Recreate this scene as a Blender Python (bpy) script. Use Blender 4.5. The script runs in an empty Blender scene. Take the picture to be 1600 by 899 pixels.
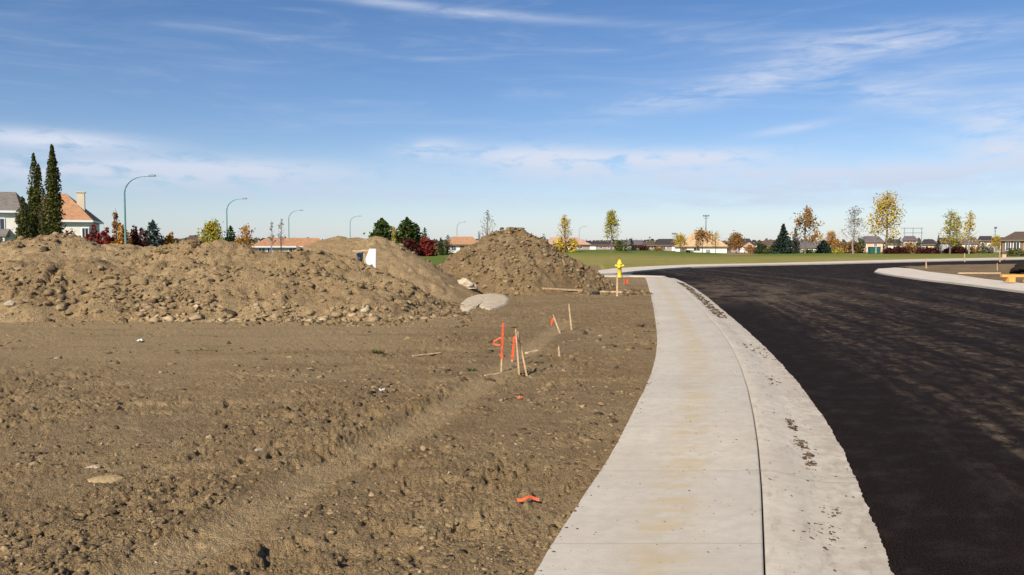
import bpy, math, random
import numpy as np
from mathutils import Vector, Matrix

random.seed(7)
rng = np.random.default_rng(11)
R = math.radians
SC = bpy.context.scene
COL = SC.collection

# ------------------------------------------------------------------ camera
CAM_H, F, HOR = 1.7, 1244.0, 387.0
PITCH = math.atan((449.5 - HOR) / F)
cd = bpy.data.cameras.new('camera'); cam = bpy.data.objects.new('camera', cd); COL.objects.link(cam)
cam.location = (0, 0, CAM_H); cam.rotation_euler = (math.pi / 2 - PITCH, 0, 0)
cd.sensor_width = 36; cd.lens = 28; cd.clip_start = 0.05; cd.clip_end = 6000
SC.camera = cam
SC.render.resolution_x, SC.render.resolution_y = 1024, 575

# ------------------------------------------------------------------ light
SUN_EL, SUN_AZ = R(37), R(211)          # azimuth from +Y clockwise, the sun stands behind and to the left
sv = Vector((math.sin(SUN_AZ) * math.cos(SUN_EL), math.cos(SUN_AZ) * math.cos(SUN_EL), math.sin(SUN_EL)))
sd = bpy.data.lights.new('sun', 'SUN'); sun = bpy.data.objects.new('sun', sd); COL.objects.link(sun)
sd.energy = 4.8; sd.angle = R(0.55); sd.color = (1.0, 0.91, 0.765)
sun.rotation_euler = sv.to_track_quat('Z', 'Y').to_euler(); sun.location = (-20, -20, 30)
SC.view_settings.view_transform = 'Standard'; SC.view_settings.look = 'None'
SC.view_settings.exposure = 0.38; SC.view_settings.gamma = 1.0
SC.cycles.max_bounces = 5; SC.cycles.diffuse_bounces = 2; SC.cycles.glossy_bounces = 2
SC.cycles.transmission_bounces = 2; SC.cycles.transparent_max_bounces = 4


class NT:
    """small helper for node trees"""
    def __init__(s, tree): s.t = tree; s.n = tree.nodes; s.l = tree.links
    def node(s, typ, **kw):
        n = s.n.new(typ)
        for k, v in kw.items(): setattr(n, k, v)
        return n
    def link(s, a, b): s.l.new(a, b)
    def put(s, sock, v):
        if hasattr(v, 'links') or isinstance(v, bpy.types.NodeSocket): s.l.new(v, sock)
        else: sock.default_value = v
    def math(s, op, a, b=0.0, c=None, clamp=False):
        n = s.node('ShaderNodeMath', operation=op, use_clamp=clamp)
        s.put(n.inputs[0], a); s.put(n.inputs[1], b)
        if c is not None: s.put(n.inputs[2], c)
        return n.outputs[0]
    def mix(s, f, a, b, blend='MIX'):
        n = s.node('ShaderNodeMix', data_type='RGBA', blend_type=blend)
        s.put(n.inputs[0], f); s.put(n.inputs[6], a); s.put(n.inputs[7], b)
        return n.outputs[2]
    def ramp(s, f, stops):
        n = s.node('ShaderNodeValToRGB'); e = n.color_ramp.elements
        while len(e) < len(stops): e.new(0.5)
        for el, (p, c) in zip(e, stops):
            el.position = p; el.color = c if len(c) == 4 else (*c, 1)
        s.put(n.inputs[0], f); return n.outputs[0]
    def noise(s, vec, scale, detail=4, rough=0.55, dist=0.0, out=0):
        n = s.node('ShaderNodeTexNoise'); n.inputs['Scale'].default_value = scale
        n.inputs['Detail'].default_value = detail; n.inputs['Roughness'].default_value = rough
        n.inputs['Distortion'].default_value = dist
        if vec is not None: s.l.new(vec, n.inputs['Vector'])
        return n.outputs[out]
    def combine(s, x, y, z=0.0):
        n = s.node('ShaderNodeCombineXYZ'); s.put(n.inputs[0], x); s.put(n.inputs[1], y); s.put(n.inputs[2], z)
        return n.outputs[0]
    def mapr(s, v, a, b, c=0.0, d=1.0):
        n = s.node('ShaderNodeMapRange', interpolation_type='SMOOTHSTEP')
        s.put(n.inputs[0], v)
        for i, q in enumerate((a, b, c, d)): n.inputs[i + 1].default_value = q
        return n.outputs[0]


# ------------------------------------------------------------------ sky
world = bpy.data.worlds.new('World'); SC.world = world; world.use_nodes = True
W = NT(world.node_tree); W.n.clear()
wo = W.node('ShaderNodeOutputWorld'); bg = W.node('ShaderNodeBackground'); W.link(bg.outputs[0], wo.inputs[0])
sky = W.node('ShaderNodeTexSky', sky_type='NISHITA'); sky.sun_disc = False
sky.sun_elevation = SUN_EL; sky.sun_rotation = SUN_AZ
sky.altitude = 700; sky.air_density = 1.0; sky.dust_density = 0.2; sky.ozone_density = 2.6
tc = W.node('ShaderNodeTexCoord'); sep = W.node('ShaderNodeSeparateXYZ'); W.link(tc.outputs['Generated'], sep.inputs[0])
az = W.math('ARCTAN2', sep.outputs[0], sep.outputs[1])
el = W.math('ARCSINE', sep.outputs[2])
# wispy noise, stretched along the horizon, and a lumpier one for the low bank of cloud
wisp = W.noise(W.combine(W.math('MULTIPLY', az, 3.2), W.math('MULTIPLY', el, 26.0), 0.3), 1.6, 7, 0.62, 0.7)
fine = W.noise(W.combine(W.math('MULTIPLY', az, 9.0), W.math('MULTIPLY', el, 60.0), 2.3), 1.5, 6, 0.65, 0.5)
lump = W.noise(W.combine(W.math('MULTIPLY', az, 16.0), W.math('MULTIPLY', el, 55.0), 5.3), 1.3, 6, 0.6, 0.3)


def blob(cx, cy, a, b, rot, strength, nz, lo, hi):
    """one patch of cloud at a compass bearing and height in the sky"""
    A = math.atan((cx - 800) / F); E = math.atan((HOR - cy) / F * math.cos(A))
    u = W.math('SUBTRACT', az, A); v = W.math('SUBTRACT', el, E)
    c, s = math.cos(rot), math.sin(rot)
    uu = W.math('DIVIDE', W.math('ADD', W.math('MULTIPLY', u, c), W.math('MULTIPLY', v, s)), a / F)
    vv = W.math('DIVIDE', W.math('SUBTRACT', W.math('MULTIPLY', v, c), W.math('MULTIPLY', u, s)), b / F)
    r2 = W.math('ADD', W.math('MULTIPLY', uu, uu), W.math('MULTIPLY', vv, vv))
    g = W.math('EXPONENT', W.math('MULTIPLY', r2, -1.0))
    n = W.mapr(nz, lo, hi)
    return W.math('MULTIPLY', W.math('MULTIPLY', g, n), strength)


blobs = [
    blob(660, 18, 270, 7, -0.075, 0.50, fine, 0.1, 0.6),
    blob(1370, 68, 150, 18, -0.03, 0.62, fine, 0.28, 0.72),
    blob(1140, 140, 190, 20, 0.16, 0.55, fine, 0.3, 0.7),
    blob(1370, 150, 130, 20, -0.22, 0.45, fine, 0.3, 0.7),
    blob(1500, 110, 220, 50, 0.0, 0.26, wisp, 0.3, 0.75),
    blob(1590, 185, 90, 28, 0.15, 0.65, lump, 0.3, 0.62),
    blob(1580, 236, 55, 16, 0.0, 0.75, lump, 0.25, 0.6),
    blob(1235, 203, 60, 6, 0.12, 0.45, fine, 0.2, 0.6),
    blob(80, 220, 115, 13, 0.0, 0.85, lump, 0.28, 0.55),
    blob(340, 268, 230, 19, 0.0, 0.8, lump, 0.28, 0.55), blob(60, 268, 200, 15, 0.0, 0.55, lump, 0.3, 0.6),
    blob(670, 234, 50, 14, 0.1, 0.6, lump, 0.25, 0.6),
    blob(850, 250, 130, 19, -0.02, 0.95, lump, 0.28, 0.52),
    blob(1080, 249, 130, 14, 0.0, 0.85, lump, 0.3, 0.52),
    blob(1380, 276, 240, 20, 0.0, 0.75, lump, 0.22, 0.55), blob(430, 300, 380, 12, 0.0, 0.4, lump, 0.3, 0.6), blob(980, 276, 220, 11, 0.0, 0.55, lump, 0.28, 0.6), blob(1250, 315, 420, 11, 0.0, 0.3, lump, 0.25, 0.6),
    blob(1000, 300, 330, 18, 0.0, 0.50, wisp, 0.35, 0.7),
    blob(250, 70, 330, 50, 0.03, 0.17, wisp, 0.3, 0.8),
    blob(980, 110, 300, 60, 0.0, 0.14, wisp, 0.3, 0.8),
]
cov = blobs[0]
for b in blobs[1:]: cov = W.math('ADD', cov, b)
# thin high cloud over the rest of the sky, out of the picture
rest = W.math('MULTIPLY', W.mapr(wisp, 0.5, 0.8), 0.16)
cov = W.math('ADD', cov, W.math('MULTIPLY', W.math('EXPONENT', W.math('MULTIPLY', W.math('ABSOLUTE', el), -17.0)), 0.58))
cov = W.math('MINIMUM', W.math('ADD', cov, W.math('MULTIPLY', rest, W.mapr(el, 0.02, 0.2))), 0.92)
skyc = W.node('ShaderNodeHueSaturation'); skyc.inputs['Saturation'].default_value = 1.2
W.link(W.mix(1.0, sky.outputs[0], (1.03, 0.985, 1.05, 1), 'MULTIPLY'), skyc.inputs['Color'])
veil = W.mix(W.mapr(el, 0.0, 0.13), (4.3, 5.3, 7.1, 1), (7.0, 7.5, 8.7, 1))   # far cloud is bluer and dimmer than cloud overhead
W.link(W.mix(cov, skyc.outputs[0], veil), bg.inputs[0])
bg.inputs[1].default_value = 0.079


# ------------------------------------------------------------------ projections from the photograph to real ground points
def ray(px, py):
    d = Vector((px - 800, -(py - 449.5), -F)); d.rotate(cam.rotation_euler); return d
def G(px, py, z=0.0):
    d = ray(px, py); t = (z - CAM_H) / d.z; return Vector((d.x * t, d.y * t, z))
def P(px, py, dist):
    d = ray(px, py); t = dist / d.y; return Vector((d.x * t, dist, CAM_H + d.z * t))


# ------------------------------------------------------------------ numpy noise
def _h(ix, iy, s):
    h = (ix.astype(np.int64) * 374761393 + iy.astype(np.int64) * 668265263 + s * 1442695041) & 0xffffffff
    h = ((h ^ (h >> 13)) * 1274126177) & 0xffffffff
    h = ((h ^ (h >> 16)) * 2246822519) & 0xffffffff
    return ((h ^ (h >> 15)) & 0xffffff) / float(0xffffff)
def vn(x, y, s=0):
    ix, iy = np.floor(x), np.floor(y); fx, fy = x - ix, y - iy
    fx = fx * fx * fx * (fx * (fx * 6 - 15) + 10); fy = fy * fy * fy * (fy * (fy * 6 - 15) + 10)
    a, b = _h(ix, iy, s), _h(ix + 1, iy, s); c, d = _h(ix, iy + 1, s), _h(ix + 1, iy + 1, s)
    return (a + (b - a) * fx) * (1 - fy) + (c + (d - c) * fx) * fy
def fbm(x, y, o=4, s=0, g=0.5):
    v = np.zeros_like(x); a = 1.0; t = 0
    for k in range(o):
        v += a * vn(x, y, s + k * 17); t += a; a *= g; x = x * 2.03 + 7.1; y = y * 2.03 + 3.3
    return v / t
def clods(x, y, s=0, dens=0.6):
    """half-buried lumps of random size, one at most per unit cell; returns height in cell units"""
    ix, iy = np.floor(x), np.floor(y); out = np.zeros_like(x)
    for dx in (-1, 0, 1):
        for dy in (-1, 0, 1):
            cx, cy = ix + dx, iy + dy
            on = _h(cx, cy, s + 5) < dens
            r = 0.12 + 0.42 * _h(cx, cy, s + 3) ** 2
            px = cx + 0.2 + 0.6 * _h(cx, cy, s + 1); py = cy + 0.2 + 0.6 * _h(cx, cy, s + 2)
            ex = 1 + 0.6 * (_h(cx, cy, s + 7) - 0.5)
            d2 = ((x - px) * ex) ** 2 + ((y - py) / ex) ** 2
            hh = np.sqrt(np.maximum(r * r - d2, 0)) * 0.8
            out = np.maximum(out, np.where(on, hh, 0))
    return out
def sstep(a, b, v):
    t = np.clip((v - a) / (b - a), 0, 1); return t * t * (3 - 2 * t)


# ------------------------------------------------------------------ object helpers
def tag(o, label=None, cat=None, group=None, kind=None):
    if label: o['label'] = label
    if cat: o['category'] = cat
    if group: o['group'] = group
    if kind: o['kind'] = kind
    return o
def empty(name, loc, rz=0.0):
    o = bpy.data.objects.new(name, None); COL.objects.link(o); o.location = loc; o.rotation_euler = (0, 0, rz)
    o.empty_display_size = 0.2
    return o
def np_mesh(name, V, faces, m, parent=None, smooth=False, uv=None, attr=None):
    """faces: int array (n,4) or (n,3), or list of lists"""
    me = bpy.data.meshes.new(name)
    if isinstance(faces, np.ndarray):
        n, k = faces.shape
        me.vertices.add(len(V)); me.vertices.foreach_set('co', np.asarray(V, np.float32).ravel())
        me.loops.add(n * k); me.loops.foreach_set('vertex_index', faces.astype(np.int32).ravel())
        me.polygons.add(n); me.polygons.foreach_set('loop_start', np.arange(0, n * k, k, dtype=np.int32))
        me.update(calc_edges=True)
    else:
        me.from_pydata([tuple(v) for v in V], [], faces); me.update()
    if smooth: me.polygons.foreach_set('use_smooth', np.ones(len(me.polygons), bool))
    if uv is not None:
        lay = me.uv_layers.new(name='UVMap'); li = np.empty(len(me.loops), np.int32)
        me.loops.foreach_get('vertex_index', li)
        lay.data.foreach_set('uv', np.asarray(uv, np.float32)[li].ravel())
    for k, v in (attr or {}).items():
        a = me.attributes.new(k, 'FLOAT', 'POINT'); a.data.foreach_set('value', np.asarray(v, np.float32))
    me.materials.append(m)
    o = bpy.data.objects.new(name, me); COL.objects.link(o)
    if parent: o.parent = parent
    return o
def grid_faces(nr, nc, wrap=False):
    i = np.arange(nr - 1)[:, None]; j = np.arange(nc if wrap else nc - 1)[None, :]; j2 = (j + 1) % nc
    return np.stack([i * nc + j, i * nc + j2, (i + 1) * nc + j2, (i + 1) * nc + j], -1).reshape(-1, 4)


class MB:
    """collects boxes, tubes, prisms into one mesh"""
    def __init__(s): s.v = []; s.f = []
    def add(s, vs, fs):
        b = len(s.v); s.v += [Vector(v) for v in vs]; s.f += [[b + i for i in f] for f in fs]; return s
    def box(s, c, size, M=None):
        hx, hy, hz = size[0] / 2, size[1] / 2, size[2] / 2
        vs = [Vector((x, y, z)) for z in (-hz, hz) for y in (-hy, hy) for x in (-hx, hx)]
        if M: vs = [M @ v for v in vs]
        vs = [v + Vector(c) for v in vs]
        return s.add(vs, [(0, 2, 3, 1), (4, 5, 7, 6), (0, 1, 5, 4), (2, 6, 7, 3), (0, 4, 6, 2), (1, 3, 7, 5)])
    def tube(s, pts, rads, n=6, cap=True):
        pts = [Vector(p) for p in pts]; rings = []; b = len(s.v); vs = []; fs = []
        for i, p in enumerate(pts):
            t = (pts[min(i + 1, len(pts) - 1)] - pts[max(i - 1, 0)]).normalized()
            u = t.cross(Vector((0, 0, 1))) if abs(t.z) < 0.95 else t.cross(Vector((1, 0, 0)))
            u.normalize(); w = t.cross(u)
            for k in range(n):
                a = 2 * math.pi * k / n; vs.append(p + (u * math.cos(a) + w * math.sin(a)) * rads[i])
        for i in range(len(pts) - 1):
            for k in range(n):
                fs.append((i * n + k, i * n + (k + 1) % n, (i + 1) * n + (k + 1) % n, (i + 1) * n + k))
        if cap: fs.append(list(range(n))[::-1]); fs.append([(len(pts) - 1) * n + k for k in range(n)])
        return s.add(vs, fs)
    def lathe(s, prof, n=20, c=(0, 0, 0)):
        vs = []; fs = []
        for r, z in prof:
            for k in range(n):
                a = 2 * math.pi * k / n; vs.append((c[0] + r * math.cos(a), c[1] + r * math.sin(a), c[2] + z))
        for i in range(len(prof) - 1):
            for k in range(n): fs.append((i * n + k, i * n + (k + 1) % n, (i + 1) * n + (k + 1) % n, (i + 1) * n + k))
        fs.append(list(range(n))[::-1]); fs.append([(len(prof) - 1) * n + k for k in range(n)])
        return s.add(vs, fs)
    def slab(s, pts, zt, zb):
        n = len(pts)
        area = sum(pts[i][0] * pts[(i + 1) % n][1] - pts[(i + 1) % n][0] * pts[i][1] for i in range(n))
        if area < 0: pts = pts[::-1]
        vs = [(p[0], p[1], zt) for p in pts] + [(p[0], p[1], zb) for p in pts]
        fs = [list(range(n)), list(range(n, 2 * n))[::-1]] + [(i, i + n, (i + 1) % n + n, (i + 1) % n) for i in range(n)]
        return s.add(vs, fs)
    def build(s, name, m, parent=None, smooth=False, bevel=0.0):
        o = np_mesh(name, s.v, s.f, m, parent, smooth)
        if bevel:
            b = o.modifiers.new('bevel', 'BEVEL'); b.width = bevel; b.segments = 2; b.limit_method = 'ANGLE'
        return o


# ------------------------------------------------------------------ materials
def new_mat(name):
    m = bpy.data.materials.new(name); m.use_nodes = True; t = NT(m.node_tree)
    return m, t, m.node_tree.nodes['Principled BSDF']
def plain(name, col, rough=0.8, var=0.12, scale=6.0, spec=0.3, bump=0.0, metal=0.0):
    m, t, p = new_mat(name)
    co = t.node('ShaderNodeTexCoord').outputs['Object']
    n = t.noise(co, scale, 5, 0.6)
    f = t.mapr(n, 0.3, 0.7)
    a = tuple(min(1, c * (1 - var)) for c in col) + (1,); b = tuple(min(1, c * (1 + var)) for c in col) + (1,)
    t.link(t.mix(f, a, b), p.inputs['Base Color'])
    p.inputs['Roughness'].default_value = rough; p.inputs['Specular IOR Level'].default_value = spec
    p.inputs['Metallic'].default_value = metal
    if bump:
        bn = t.node('ShaderNodeBump'); bn.inputs['Strength'].default_value = 0.6; bn.inputs['Distance'].default_value = bump
        t.link(t.noise(co, scale * 6, 4), bn.inputs['Height']); t.link(bn.outputs[0], p.inputs['Normal'])
    return m

def soil_mat(name, dark, mid, pale, big=0.35, bump=0.02, speck=0.5, attr=False, fine=26.0):
    m, t, p = new_mat(name)
    co = t.node('ShaderNodeTexCoord').outputs['Object']
    n1 = t.noise(co, big, 5, 0.6); n2 = t.noise(co, 3.5, 6, 0.65); n3 = t.noise(co, fine, 5, 0.7)
    base = t.mix(t.mapr(n1, 0.35, 0.65), (*mid, 1), (*[a * .55 + b * .45 for a, b in zip(mid, pale)], 1))
    base = t.mix(t.math('MULTIPLY', t.mapr(n2, 0.38, 0.62), 0.55), base, (*[c * .72 for c in mid], 1))
    base = t.mix(t.math('MULTIPLY', t.mapr(n3, 0.56, 0.74), 0.6), base, (*pale, 1))
    base = t.mix(t.math('MULTIPLY', t.mapr(n3, 0.44, 0.30), 0.8), base, (*dark, 1))  # low spots of the bump darkened: shadow speckle put into the colour
    if attr:
        at = t.node('ShaderNodeAttribute'); at.attribute_name = 'smooth_earth'
        base = t.mix(t.math('MULTIPLY', at.outputs['Fac'], 0.8), base, (*[a * .35 + b * .65 for a, b in zip(mid, pale)], 1))
    # long pale and dark sweeps left by the grader blade and tyres
    sp = t.node('ShaderNodeSeparateXYZ'); t.link(co, sp.inputs[0])
    sw = t.noise(t.combine(t.math('MULTIPLY', sp.outputs[0], 0.22), t.math('MULTIPLY', sp.outputs[1], 1.5), t.math('MULTIPLY', sp.outputs[2], 1.5)), 1.0, 6, 0.65, 0.4)
    base = t.mix(t.math('MULTIPLY', t.mapr(sw, 0.52, 0.68), 0.35), base, (*pale, 1))
    base = t.mix(t.math('MULTIPLY', t.mapr(sw, 0.46, 0.34), 0.35), base, (*[c * .6 for c in mid], 1))
    n5 = t.noise(co, fine * 2.6, 4, 0.75)
    base = t.mix(t.math('MULTIPLY', t.mapr(n5, 0.46, 0.36), 0.75), base, (*[c * .8 for c in dark], 1))  # finer layer of the same painted shadow speckle
    base = t.mix(t.math('MULTIPLY', t.mapr(n5, 0.56, 0.68), 0.55), base, (*[min(1, c * 1.15) for c in pale], 1))
    # pale grit and small stones in the soil
    vo = t.node('ShaderNodeTexVoronoi'); vo.inputs['Scale'].default_value = 22; t.link(co, vo.inputs['Vector'])
    grit = t.math('MULTIPLY', t.math('LESS_THAN', vo.outputs['Distance'], 0.16), t.mapr(n2, 0.52, 0.66))
    base = t.mix(t.math('MULTIPLY', grit, speck), base, (0.46, 0.40, 0.30, 1))
    t.link(base, p.inputs['Base Color'])
    p.inputs['Roughness'].default_value = 0.95; p.inputs['Specular IOR Level'].default_value = 0.12
    bn = t.node('ShaderNodeBump'); bn.inputs['Strength'].default_value = 0.9; bn.inputs['Distance'].default_value = bump
    hsum = t.math('ADD', t.math('MULTIPLY', n3, 0.8), t.noise(co, fine * 3.3, 3, 0.6))
    t.link(hsum, bn.inputs['Height']); t.link(bn.outputs[0], p.inputs['Normal'])
    return m

M = {}
M['soil'] = soil_mat('soil', (0.07, 0.044, 0.020), (0.262, 0.177, 0.089), (0.42, 0.305, 0.165), attr=True, bump=0.03)
M['pile_soil'] = soil_mat('pile_soil', (0.09, 0.057, 0.027), (0.305, 0.208, 0.106), (0.49, 0.36, 0.20), bump=0.06, fine=9)
M['pile_soil_fine'] = soil_mat('pile_soil_fine', (0.18, 0.125, 0.065), (0.31, 0.215, 0.115), (0.39, 0.285, 0.16), bump=0.02, speck=0.2, fine=10)
M['dark_pile_soil'] = soil_mat('dark_pile_soil', (0.055, 0.034, 0.017), (0.205, 0.135, 0.068), (0.37, 0.27, 0.15), bump=0.06, fine=9)

def clod_mat(name, a, b):
    m, t, p = new_mat(name)
    g = t.node('ShaderNodeNewGeometry'); co = t.node('ShaderNodeTexCoord').outputs['Object']
    c = t.ramp(g.outputs['Random Per Island'], [(0.0, a), (0.75, [x * .6 + y * .4 for x, y in zip(a, b)]), (1.0, b)])
    c = t.mix(t.math('MULTIPLY', t.mapr(t.noise(co, 30, 4), 0.35, 0.65), 0.45), c, tuple(x * .7 for x in a) + (1,))
    t.link(c, p.inputs['Base Color']); p.inputs['Roughness'].default_value = 0.95; p.inputs['Specular IOR Level'].default_value = 0.1
    bn = t.node('ShaderNodeBump'); bn.inputs['Distance'].default_value = 0.01
    t.link(t.noise(co, 45, 3), bn.inputs['Height']); t.link(bn.outputs[0], p.inputs['Normal'])
    return m
M['clod'] = clod_mat('clod', (0.20, 0.137, 0.070), (0.37, 0.272, 0.152))
M['dark_clod'] = clod_mat('dark_clod', (0.07, 0.05, 0.03), (0.17, 0.125, 0.075))
M['pale_clod'] = clod_mat('pale_clod', (0.30, 0.21, 0.115), (0.54, 0.42, 0.26))
M['mud'] = clod_mat('mud', (0.075, 0.052, 0.032), (0.19, 0.135, 0.08))
M['sand_stone'] = clod_mat('sand_stone', (0.33, 0.23, 0.11), (0.40, 0.29, 0.15))
M['stone'] = clod_mat('stone', (0.36, 0.28, 0.18), (0.50, 0.42, 0.30))

M['near_black'] = clod_mat('near_black', (0.022, 0.018, 0.015), (0.05, 0.04, 0.03))

def concrete_mat(name, gutter=False):
    m, t, p = new_mat(name)
    uvn = t.node('ShaderNodeUVMap').outputs[0]
    s = t.node('ShaderNodeSeparateXYZ'); t.link(uvn, s.inputs[0]); u, v = s.outputs[0], s.outputs[1]
    n1 = t.noise(uvn, 0.9, 5, 0.6); n2 = t.noise(uvn, 9, 6, 0.65); n3 = t.noise(uvn, 70, 4, 0.6)
    col = t.mix(t.mapr(n1, 0.3, 0.7), (0.52, 0.448, 0.352, 1), (0.60, 0.530, 0.425, 1))
    col = t.mix(t.math('MULTIPLY', t.mapr(n2, 0.4, 0.62), 0.45), col, (0.43, 0.37, 0.29, 1))
    # broom texture: faint streaks across the walk
    br = t.noise(t.combine(t.math('MULTIPLY', u, 2.0), t.math('MULTIPLY', v, 60.0)), 1.0, 3, 0.5)
    col = t.mix(t.math('MULTIPLY', t.mapr(br, 0.35, 0.7), 0.16), col, (0.38, 0.36, 0.33, 1))
    if not gutter:
        # each bay a little lighter or darker, tooled joints between them
        bay = t.math('FLOOR', t.math('DIVIDE', v, 1.5))
        wn = t.node('ShaderNodeTexWhiteNoise', noise_dimensions='1D'); t.link(bay, wn.inputs['W'])
        col = t.mix(t.math('MULTIPLY', wn.outputs[0], 0.3), col, (0.40, 0.375, 0.335, 1))
        fr = t.math('ABSOLUTE', t.math('SUBTRACT', t.math('FRACT', t.math('DIVIDE', v, 1.5)), 0.5))
        jt = t.math('GREATER_THAN', fr, 0.4955)
        col = t.mix(t.math('MULTIPLY', jt, 0.38), col, (0.24, 0.21, 0.17, 1))
        # yellowish clay stain down the middle of the walk
        band = t.mapr(t.math('ABSOLUTE', t.math('SUBTRACT', u, 0.63)), 0.30, 0.02)
        st = t.noise(t.combine(t.math('MULTIPLY', u, 1.3), t.math('MULTIPLY', v, 3.0)), 1.5, 5, 0.65)
        col = t.mix(t.math('MULTIPLY', t.math('MULTIPLY', band, t.mapr(st, 0.38, 0.62)), 0.68), col, (0.48, 0.36, 0.19, 1))
    else:
        st = t.noise(t.combine(t.math('MULTIPLY', u, 5.0), t.math('MULTIPLY', v, 1.6)), 1.8, 7, 0.75)
        col = t.mix(t.math('MULTIPLY', t.mapr(st, 0.5, 0.68), 0.6), col, (0.30, 0.26, 0.20, 1))
        # soil splashed along the pan of the gutter
        band = t.mapr(t.math('ABSOLUTE', t.math('SUBTRACT', u, 0.42)), 0.16, 0.03)
        sp = t.noise(uvn, 14, 6, 0.8)
        col = t.mix(t.math('MULTIPLY', t.math('MULTIPLY', band, t.mapr(sp, 0.55, 0.66)), 0.6), col, (0.20, 0.145, 0.09, 1))
        lip = t.mapr(u, 0.42, 0.62)
        col = t.mix(t.math('MULTIPLY', t.math('MULTIPLY', lip, t.mapr(t.noise(uvn, 5.0, 6, 0.75), 0.38, 0.60)), 0.6), col, (0.33, 0.275, 0.21, 1))
        fr = t.math('ABSOLUTE', t.math('SUBTRACT', t.math('FRACT', t.math('DIVIDE', v, 3.0)), 0.5))
        col = t.mix(t.math('MULTIPLY', t.math('GREATER_THAN', fr, 0.4978), 0.6), col, (0.2, 0.19, 0.17, 1))
    # broad weathering and drips of dirty water
    big = t.noise(uvn, 0.45, 6, 0.7, 0.6)
    col = t.mix(t.math('MULTIPLY', t.mapr(big, 0.48, 0.66), 0.28), col, (0.34, 0.30, 0.24, 1))
    # dark crumbs and specks
    vo = t.node('ShaderNodeTexVoronoi'); vo.inputs['Scale'].default_value = 13; t.link(uvn, vo.inputs['Vector'])
    spk = t.math('MULTIPLY', t.math('LESS_THAN', vo.outputs['Distance'], 0.10), t.mapr(t.noise(uvn, 1.7, 3), 0.42, 0.58))
    col = t.mix(t.math('MULTIPLY', spk, 0.75), col, (0.14, 0.10, 0.065, 1))
    t.link(col, p.inputs['Base Color'])
    p.inputs['Roughness'].default_value = 0.85; p.inputs['Specular IOR Level'].default_value = 0.25
    bn = t.node('ShaderNodeBump'); bn.inputs['Strength'].default_value = 0.5; bn.inputs['Distance'].default_value = 0.004
    t.link(t.math('ADD', n3, t.math('MULTIPLY', br, 0.8)), bn.inputs['Height']); t.link(bn.outputs[0], p.inputs['Normal'])
    return m
M['walk'] = concrete_mat('walk_concrete'); M['gutter'] = concrete_mat('gutter_concrete', True)
M['far_walk'] = plain('far_walk_concrete', (0.58, 0.50, 0.40), 0.85, 0.10, 0.8)
M['cement'] = plain('cement', (0.50, 0.405, 0.285), 0.95, 0.25, 9, bump=0.02)

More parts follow.
